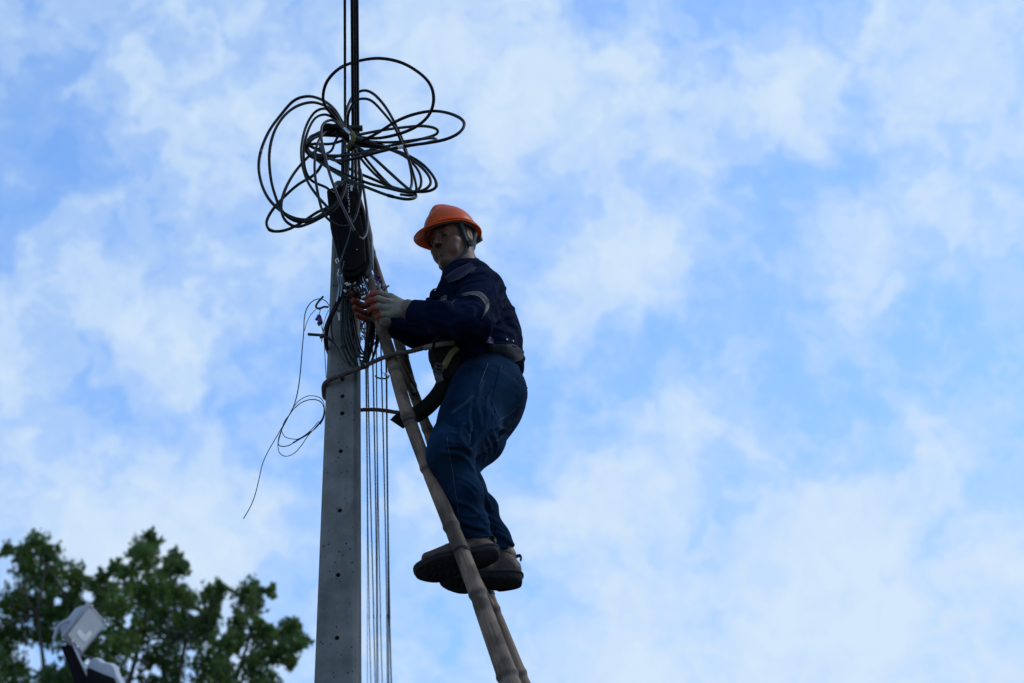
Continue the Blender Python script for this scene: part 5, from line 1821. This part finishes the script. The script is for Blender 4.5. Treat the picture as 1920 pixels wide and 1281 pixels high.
# ------------------------------------------------------------------ boots
def boot(ankle, fwd, name_label, seed, sole_drop=0.078, roll=0.0):
    SZ = 0.95
    fw = Vector(fwd).normalized()
    rt = fw.cross(Vector((0, 0, 1))).normalized()
    rt = (rt * math.cos(roll) + Vector((0, 0, 1)) * math.sin(roll)).normalized()
    up = rt.cross(fw).normalized()
    R = np.array([rt, fw, up]).T * SZ
    O = V3(ankle) - V3(up) * sole_drop - V3(fw) * 0.0          # sole plane below the ankle; y runs heel (-.075) to toe (.215)
    tw = lambda p: O + R @ V3(p)
    Rf = R.astype(np.float32)
    Of = O.astype(np.float32)

    def sdf(P):
        q = (P - Of) @ Rf / SZ ** 2
        d = cap(q, (0, -0.045, 0.035), (0, 0.05, 0.038), 0.040, 0.042, (1, 0, 0), 0.86)
        d = smin(d, cap(q, (0, 0.05, 0.036), (0.004, 0.165, 0.020), 0.039, 0.027, (1, 0, 0), 1.32), 0.03)
        d = smin(d, cap(q, (0, -0.025, 0.05), (0, -0.014, 0.094), 0.046, 0.048, (1, 0, 0), 0.92), 0.025)
        d = smin(d, cap(q, (0, 0.03, 0.07), (0, 0.10, 0.045), 0.028, 0.026), 0.03)
        d = smax(d, -(q[:, 2] - 0.004), 0.004)
        d = smax(d, q[:, 2] - 0.100 - 0.006 * np.cos(q[:, 1] * 40), 0.006)
        # mouth of the boot
        d = smax(d, -cap(q, (0, -0.016, 0.075), (0, -0.012, 0.14), 0.036, 0.042, (1, 0, 0), 0.92), 0.005)
        seamz = np.exp(-((q[:, 2] - 0.052 - 0.1 * np.abs(q[:, 1])) / 0.003) ** 2) * 0.0015
        return (d - seamz + 0.0022 * fold_noise(P, 60, seed, (1, 1, 1))) * 0.95

    pts = np.array([tw((a, b, c)) for a in (-.09, .09) for b in (-.12, .24) for c in (-.02, .13)])
    V, Qd = sdf_mesh(sdf, pts.min(0), pts.max(0), 0.004)
    b = child("boot", V, Qd, M["boot"])
    b["label"] = name_label
    # sole: outline swept down, thicker heel, lug blocks
    out = []
    for t in np.linspace(0, 2 * np.pi, 56, endpoint=False):
        y = 0.068 + 0.152 * math.cos(t)
        hw = 0.039 + 0.012 * math.exp(-((y - 0.14) / 0.06) ** 2) - 0.004 * math.exp(-((y - 0.04) / 0.04) ** 2)
        x = hw * math.copysign(abs(math.sin(t)) ** 0.62, math.sin(t)) + 0.004 * (y / 0.2)
        out.append((x, y))
    Vs, Fs = [], []
    lv = [(0.012, 0.985), (0.008, 1.03), (-0.006, 1.05), (-0.020, 1.04), (-0.026, 1.0)]
    for z, sc in lv:
        for x, y in out:
            toe = 0.020 * max(0, (y - 0.13) / 0.09) ** 2
            hl = -0.011 if y < 0.005 else 0
            Vs.append(tw((x * sc, 0.068 + (y - 0.068) * (1 + (sc - 1) * .5), z + toe + (hl if z < -.02 else 0))))
    n = 56
    for i in range(4):
        for j in range(n):
            Fs.append([i * n + (j + 1) % n, i * n + j, (i + 1) * n + j, (i + 1) * n + (j + 1) % n])
    Fs += [list(range(n)), list(range(5 * n - 1, 4 * n - 1, -1))]
    so_ = obj("sole", np.array(Vs), Fs, M["sole"], b)
    mid = np.array([tw((x * 1.03, 0.068 + (y - 0.068) * 1.015, 0.006 + 0.020 * max(0, (y - 0.13) / 0.09) ** 2)) for x, y in out] + [tw((out[0][0] * 1.03, 0.068 + (out[0][1] - 0.068) * 1.015, 0.006 + 0.020 * max(0, (out[0][1] - 0.13) / 0.09) ** 2))])
    v, f, u = tube(mid, 0.0062, 7, cap=False)
    obj("midsole", v, f, M["midsole"], b)
    lug = []
    for y in np.arange(-.05, .2, .026):
        if 0.02 < y < 0.06:
            continue
        toe = 0.020 * max(0, (y - 0.13) / 0.09) ** 2
        for x in (-.018, .018):
            lug.append(box(tw((x, y, -0.028 + toe)), R @ V3((.012, .003, 0)), R @ V3((0, .006, 0)), R @ V3((0, 0, .002))))
    v, f, u = join(lug)
    tag(obj("tread", v, f, M["sole"], so_, smooth=False), kind="stuff")
    # laces, eyelet straps, pull loop, collar roll
    for k, y in enumerate((0.035, 0.055, 0.078, 0.10)):
        z = 0.098 - (y - 0.035) * 0.42
        v, f, u = tube(catmull([tw((-.030, y - .006, z - .016)), tw((-.012, y, z + .003)), tw((.012, y + .006, z + .003)), tw((.030, y, z - .016))], 5), 0.0026, 6)
        obj("lace", v, f, M["strap"], b)
    v, f, u = tube(catmull([tw((-.004, .04, .100)), tw((-.02, .055, .110)), tw((-.030, .048, .100)), tw((-.014, .040, .098)), tw((.016, .052, .108)), tw((.028, .042, .098))], 5), 0.0024, 6)
    obj("lace", v, f, M["strap"], b)
    L = [tw((0, -.058, .088)), tw((0, -.068, .104)), tw((0, -.080, .106)), tw((0, -.086, .094)), tw((0, -.080, .084))]
    ribbon(L, 0.016, 0.003, M["boot"], b, "pull_loop", up=R @ V3((0, -1, .2)))
    th = np.linspace(0, 2 * np.pi, 37)
    ringp = np.array([tw((.041 * math.sin(a), -.014 + .045 * math.cos(a), .098 + .004 * math.cos(a))) for a in th])
    v, f, u = tube(ringp, .0055, 7, cap=False)
    obj("padded_collar", v, f, M["boot"], b)
    # sock
    v, f, u = tube([tw((0, -.012, .06)), tw((0, -.010, .10)), tw((0, -.006, .125))], [.035, .037, .037], 20)
    obj("sock", v, f, M["sock"], b)
    return b


boot(n_an + np.array([-.018, 0, -.024], np.float32), (-1, 0.12, -0.23), "brown boot nearest the viewer, its black sole showing", 31, 0.082, math.radians(-38))
boot(f_an + np.array([-.028, 0, -.022], np.float32), (-1, 0.05, -0.03), "brown boot farther back with its heel showing", 32, 0.08, math.radians(-16))

# ------------------------------------------------------------------ safety belt, pouch, straps
belt = bpy.data.objects.new("safety_belt", None)
COL.objects.link(belt)
belt.parent = person
ORIG[belt.name] = origin(person)
# front of the waist pad below the jacket
def pad_sdf(P):
    d = cap(P, J(838, 655, 6.62), J(845, 700, 6.60), 0.062, 0.045)
    d = smin(d, cap(P, J(828, 668, 6.66), J(838, 700, 6.64), 0.05, 0.035), 0.03)
    return (d + 0.004 * fold_noise(P, 40, 4, (1, 1, 1))) * .95
v, q_ = sdf_mesh(pad_sdf, W(775, 740, 6.48), W(900, 630, 6.76), 0.005)
obj("tool_pouch", v, q_, M["strap"], belt)
ribbon([W(858, 652, 6.535), W(847, 662, 6.53), W(838, 677, 6.53), W(831, 690, 6.535)], 0.021, 0.003, M["yellow"], belt, "webbing", up=(0, -1, -.3))
# buckle frame
for a, b in (((818, 681), (832, 686)), ((832, 686), (829, 700)), ((829, 700), (815, 694)), ((815, 694), (818, 681)), ((816, 688), (831, 693))):
    v, f, u = tube([W(*a, 6.527), W(*b, 6.527)], 0.0030, 8)
    obj("buckle_bar", v, f, M["dark_steel"], belt)
ribbon([W(822, 699, 6.54), W(822, 708, 6.54), W(826, 716, 6.545)], 0.028, 0.004, M["tape"], belt, "webbing", up=(0, -1, -.3))
# wide black strap sweeping down behind the near rail
P_ = [W(835, 712, 6.60), W(826, 733, 6.61), W(812, 752, 6.63), W(792, 770, 6.66), W(768, 783, 6.68), W(752, 789, 6.68), W(744, 795, 6.67)]
ribbon(P_, 0.060, 0.005, M["strap"], belt, "wide_strap", up=(-.35, -.75, -.55))

# ------------------------------------------------------------------ safety rope
rope = empty("safety_rope", W(720, 672, 6.6), "brown twisted safety rope looped round the pole to the worker's waist", "rope")


def twisted(path, r, name="strand", pitch=0.035, mat="rope"):
    P = catmull(path, 26)
    L = np.concatenate([[0], np.cumsum(np.linalg.norm(np.diff(P, axis=0), axis=1))])
    s = np.arange(0, L[-1], 0.003)
    P = np.stack([np.interp(s, L, P[:, c]) for c in range(3)], 1)
    T, A, B_ = frames(P)
    for k in range(3):
        ph = 2 * np.pi * (s / pitch + k / 3)
        q = P + r * 0.52 * (np.cos(ph)[:, None] * A + np.sin(ph)[:, None] * B_)
        v, f, u = tube(q, r * 0.56, 7)
        obj(name, v, f, M[mat], rope)


cz = W(606, 722, 6.86)
front = [W(675, 769, 6.88), W(640, 760, 6.93), W(612, 748, 6.93), W(607.5, 736, 6.84), W(608, 722, 6.735), W(617, 713, 6.703), W(645, 702, 6.69), W(676, 690, 6.66), W(710, 674, 6.60), W(740, 664, 6.575), W(770, 659, 6.57), W(800, 651, 6.565)]
twisted(front, 0.0085)
twisted([W(675, 769, 6.88), W(690, 768, 6.87), W(715, 769, 6.82), W(742, 773, 6.76), W(770, 775, 6.72), W(800, 772, 6.68), W(818, 762, 6.65), W(824, 748, 6.64)], 0.0075)
# spliced pale end at the waist, bound in the middle
v, f, u = tube(catmull([W(794, 653, 6.565), W(806, 650, 6.56), W(820, 647, 6.55), W(838, 644, 6.545), W(850, 643, 6.56)], 6), [0.006] + [0.0105 - 0.0001 * k for k in range(24)], 10)
obj("splice", v, f, M["whipping"], rope)
for x in (812, 814, 816):
    c = W(x, 648.5 - (x - 812) * .2, 6.555)
    th = np.linspace(0, 2 * np.pi, 18)
    v, f, u = tube(np.array([V3(c) + np.array([0.002 * math.cos(a), .0118 * math.sin(a), .0118 * math.cos(a)]) for a in th]), .0018, 5, cap=False)
    obj("binding", v, f, M["strap"], rope)

# ================================================================== FLOODLIGHTS (out of focus, lower left)
cR, cU = Vector((1, 0, 0)), Vector((0, -math.sin(PITCH), math.cos(PITCH)))
cF = Vector((0, math.cos(PITCH), math.sin(PITCH)))
FY = 12.0
lc = W(159.5, 1181, FY)
m_ = mpp(lc)
uu = (cR * -43 - cU * 59 + cF * -34) * m_ * 0.5            # along the long side (down-left)
vv_ = (cR * 24 - cU * 44 + cF * 46) * m_ * 0.5
uu, vv_ = Vector(uu), Vector(vv_)
vv_ = (vv_ - uu * (uu.dot(vv_) / uu.dot(uu)))
nn_ = uu.cross(vv_).normalized()
if nn_.dot(cF) > 0:
    nn_ = -nn_
fl = empty("floodlight", lc, "grey rectangular floodlight with its white lens facing the viewer", "floodlight", "floodlights on the black post")
v, f = box(lc - nn_ * 0.012, uu, vv_, nn_ * 0.012)
bevel(obj("bezel", v, f, M["lamp_body"], fl, smooth=False), 0.004, 2)
# tapered back housing with fins
a = [lc - nn_ * 0.024 + uu * s * .92 + vv_ * t * .92 for s, t in ((-1, -1), (1, -1), (1, 1), (-1, 1))]
b = [lc - nn_ * 0.11 + uu * s * .6 + vv_ * t * .66 for s, t in ((-1, -1), (1, -1), (1, 1), (-1, 1))]
f = [[3, 2, 1, 0], [4, 5, 6, 7]] + [[i, (i + 1) % 4, 4 + (i + 1) % 4, 4 + i] for i in range(4)]
bevel(obj("housing", np.array([V3(p) for p in a + b]), f, M["lamp_body"], fl, smooth=False), 0.006, 2)
v, f = box(lc + nn_ * 0.0012 - uu * .02, uu * .80, vv_ * .80, nn_ * 0.0025)
obj("lens", v, f, M["lamp_glass"], fl, smooth=False)
v, f = box(lc + nn_ * 0.0045 + uu * .12 + vv_ * .40, uu * .24, vv_ * .16, nn_ * 0.001)
obj("reflector", v, f, M["reflector"], fl, smooth=False)
v, f = box(lc + nn_ * 0.0045 + uu * .30 + vv_ * .04, uu * .12, vv_ * .44, nn_ * 0.001)
obj("reflector", v, f, M["reflector"], fl, smooth=False)
for s, t in ((-.92, -.7), (-.92, .75)):
    c = lc + uu * s * 1.06 + vv_ * t
    v, f, u = tube([c - nn_ * .01, c + nn_ * .004], 0.008, 10)
    obj("screw", v, f, M["steel"], fl)
for s, t in ((.78, -.25), (.78, .3)):
    v, f = box(lc + uu * s + vv_ * t + nn_ * .003, uu * .05, vv_ * .07, nn_ * 0.001)
    obj("mark", v, f, M["reflector"], fl, smooth=False)
# U bracket on the left
br_pts = [lc - nn_ * .05 - vv_ * 1.0 + uu * .15, lc - nn_ * .08 - vv_ * 1.05 + uu * .6, lc - nn_ * .08 - vv_ * .7 + uu * 1.25]
ribbon(br_pts, 0.03, 0.005, M["lamp_body"], fl, "bracket", up=-vv_.normalized())
# black arm from the first lamp down to the post, and the second lamp seen from behind
post = empty("lamp_post", (W(150, 1300, FY + .05).x, FY + .05, 0), "dark floodlight post with a black angled arm at lower left", "lamp post")
arm_o = [W(114, 1213, FY), W(134, 1205, FY), W(164, 1270, FY), W(165, 1300, FY), W(142, 1300, FY), W(133, 1262, FY)]
v, f = prism(arm_o, (0, 0.07, 0.01))
bevel(obj("arm", v, f, M["lamp_dark"], post, smooth=False), 0.004, 2)
v, f = prism([W(132, 1204, FY - .01), W(135, 1203, FY - .01), W(167, 1270, FY - .01), W(164, 1273, FY - .01)], (0, 0.09, 0.01))
bevel(obj("arm_edge", v, f, M["lamp_body"], post, smooth=False), 0.001, 1)
pt = W(150, 1296, FY + .05)
v, f, u = tube([(pt.x, pt.y, -0.2), (pt.x, pt.y, pt.z)], [0.06, 0.035], 16)
obj("shaft", v, f, M["lamp_body"], post)
fl2 = empty("floodlight", W(195, 1270, FY), "second floodlight below the first, turned away with its black underside showing", "floodlight", "floodlights on the black post")
o2 = [W(163, 1250, FY), W(168, 1240, FY), W(175, 1234, FY), W(184, 1237, FY), W(190, 1243, FY), W(206, 1245, FY), W(214, 1252, FY), W(219, 1268, FY), W(232, 1290, FY), W(236, 1310, FY), W(168, 1300, FY)]
v, f = prism(o2, (0, 0.13, 0.06))
bevel(obj("housing", v, f, M["lamp_body"], fl2, smooth=False), 0.004, 2)
o3 = [W(165, 1251, FY - .012), W(190, 1262, FY - .012), W(214, 1271, FY - .012), W(222, 1290, FY - .012), W(226, 1312, FY - .012), W(160, 1308, FY - .012), W(162, 1268, FY - .012)]
v, f = prism(o3, (0, 0.02, 0.0))
bevel(obj("underside", v, f, M["lamp_dark"], fl2, smooth=False), 0.003, 2)

# ================================================================== TREE
TY = 20.0
tree = empty("leafy_tree", (W(240, 1281, TY).x, TY + .6, 0), "dark green leafy tree behind the floodlights at lower left", "tree")
LOBES = [(65, 1030, 34), (38, 1040, 16), (95, 1045, 25), (12, 1035, 12), (55, 1075, 34), (100, 1090, 42), (145, 1088, 28), (178, 1098, 18), (195, 1085, 10), (20, 1130, 36), (60, 1138, 46), (110, 1150, 46),
         (272, 1050, 30), (284, 1022, 18), (280, 1004, 7), (262, 1030, 20), (315, 1070, 28), (325, 1050, 18), (235, 1080, 24), (214, 1064, 10), (340, 1065, 14), (285, 1105, 42),
         (230, 1145, 44), (300, 1160, 52), (350, 1130, 32), (398, 1118, 22), (412, 1106, 12), (345, 1195, 50), (160, 1170, 40),
         (462, 1115, 24), (478, 1105, 14), (505, 1110, 12), (475, 1140, 22), (448, 1162, 24), (490, 1180, 25), (535, 1192, 26), (555, 1182, 16), (545, 1172, 9), (572, 1205, 10), (556, 1212, 16), (425, 1212, 42), (530, 1228, 22), (545, 1240, 12), (480, 1244, 36), (400, 1258, 48),
         (300, 1243, 50), (220, 1215, 46), (150, 1220, 46), (85, 1195, 40), (20, 1195, 46), (18, 1262, 44), (110, 1278, 44), (200, 1285, 50), (420, 1305, 66), (300, 1310, 70), (-40, 1180, 60), (-60, 1260, 80), (500, 1290, 36), (60, 1310, 60), (190, 1310, 60), (390, 1180, 30), (250, 1190, 40), (190, 1132, 28), (206, 1108, 16), (392, 1150, 24), (432, 1192, 28), (255, 1112, 24), (372, 1166, 26), (505, 1212, 24), (140, 1130, 30), (320, 1110, 26)]
GAPS = [(165, 1118, 15), (108, 1128, 9), (240, 1160, 10), (238, 1172, 11), (72, 1222, 18), (95, 1232, 16), (40, 1215, 10), (250, 1252, 15), (292, 1258, 13), (275, 1262, 9), (360, 1224, 10), (418, 1180, 13), (425, 1150, 16), (410, 1195, 8), (366, 1150, 9), (440, 1235, 12), (460, 1222, 10), (292, 1200, 7), (120, 1245, 9), (300, 1060, 8), (125, 1105, 6), (60, 1110, 6), (515, 1208, 7), (505, 1160, 14)]
LV, LF = [], []
tw_parts = []
spx = mpp(W(250, 1150, TY))
for li, (lx, ly, lr) in enumerate(LOBES):
    yc = TY + rng.uniform(-1.1, 1.1)
    sprigs = []
    for k in range(int(5 + lr * 0.55)):                    # leafy twigs poking out of the mass
        d = rng.normal(0, 1, 3); d /= np.linalg.norm(d)
        sprigs.append((d, rng.uniform(.35, 1.0)))
    cand = []
    for d, r0 in sprigs:
        reach = lr * r0 + rng.uniform(3, 15)
        tip = np.array([lx + d[0] * reach, ly - abs(d[2]) * reach * (1 if rng.uniform() < .6 else -1), d[1] * reach])
        root = np.array([lx, ly, 0]) + (tip - np.array([lx, ly, 0])) * 0.25
        for q in range(19):
            t = rng.uniform(0, 1) ** .7
            cand.append(root + (tip - root) * t + rng.normal(0, 2.0 + lr * .05, 3))
    for k in range(int(8 + 0.19 * lr ** 2)):
        d = rng.normal(0, 1, 3); d /= np.linalg.norm(d)
        rr = lr * rng.uniform(0, 1) ** 0.5
        cand.append(np.array([lx + d[0] * rr, ly - d[2] * rr, d[1] * rr]))
    for px_, py_, pd_ in cand:
        if any((px_ - gx) ** 2 + (py_ - gy) ** 2 < (gr * rng.uniform(.6, 1.15)) ** 2 for gx, gy, gr in GAPS):
            continue
        c = V3(W(px_, py_, yc + pd_ * spx * 1.3))
        L = rng.uniform(0.042, 0.078)
        w = L * rng.uniform(0.19, 0.27)
        ax_ = rng.normal(0, 1, 3) + np.array([0, 0, -0.45]); ax_ /= np.linalg.norm(ax_)
        sd_ = np.cross(ax_, rng.normal(0, 1, 3)); sd_ /= np.linalg.norm(sd_)
        nm = np.cross(ax_, sd_)
        b0 = len(LV)
        LV += [c - ax_ * L / 2, c - ax_ * L * .1 + sd_ * w + nm * w * .35, c + ax_ * L / 2 + nm * w * -.3, c - ax_ * L * .1 - sd_ * w + nm * w * .35]
        LF += [[b0, b0 + 1, b0 + 2], [b0, b0 + 2, b0 + 3]]
# out-of-frame bulk of the crown so that the tree is whole
for k in range(7000):
    d = rng.normal(0, 1, 3); d /= np.linalg.norm(d)
    c = V3(W(240, 1281, TY)) + np.array([-.3, .5, -1.35]) + d * np.array([2.5, 2.2, 1.25]) * rng.uniform(.3, 1) ** .5
    L = rng.uniform(.08, .14); w = L * .27
    ax_ = rng.normal(0, 1, 3); ax_ /= np.linalg.norm(ax_)
    sd_ = np.cross(ax_, rng.normal(0, 1, 3)); sd_ /= np.linalg.norm(sd_)
    b0 = len(LV)
    LV += [c - ax_ * L / 2, c + sd_ * w, c + ax_ * L / 2, c - sd_ * w]
    LF += [[b0, b0 + 1, b0 + 2], [b0, b0 + 2, b0 + 3]]
cro = obj("crown", np.array(LV), np.array(LF), M["leaf"], tree, smooth=False)
cro["kind"] = "stuff"
tb = V3((origin(tree).x, origin(tree).y, 0))
fork = V3(W(240, 1281, TY)) + np.array([0, .5, -2.2])
v, f, u = tube(catmull([tb - (0, 0, .2), tb + (fork - tb) * .5 + (.12, 0, 0), fork], 8), np.linspace(.24, .15, 17), 14)
obj("trunk", v, f, M["bark"], tree)
MAIN = [(70, 1150), (130, 1130), (285, 1120), (350, 1190), (470, 1190)]
mains = []
for mx_, my_ in MAIN:
    e_ = V3(W(mx_, my_, TY + rng.uniform(-.4, .4)))
    mid = fork + (e_ - fork) * .5 + rng.normal(0, .12, 3)
    v, f, u = tube(catmull([fork, mid, e_], 7), np.linspace(.055, .016, 15), 7)
    obj("limb", v, f, M["bark"], tree)
    mains.append(e_)
for lx, ly, lr in LOBES:
    if lr < 14 or ly > 1250:
        continue
    e_ = V3(W(lx, ly, TY + rng.uniform(-.6, .6)))
    r0 = min(mains, key=lambda q_: np.linalg.norm(q_ - e_) + (2 if q_[2] > e_[2] + .25 else 0))
    mid = r0 + (e_ - r0) * .5 + rng.normal(0, .06, 3) + (0, 0, -.05)
    v, f, u = tube(catmull([r0, mid, e_], 6), np.linspace(.015, .004, 13), 6)
    obj("branch", v, f, M["bark"], tree)
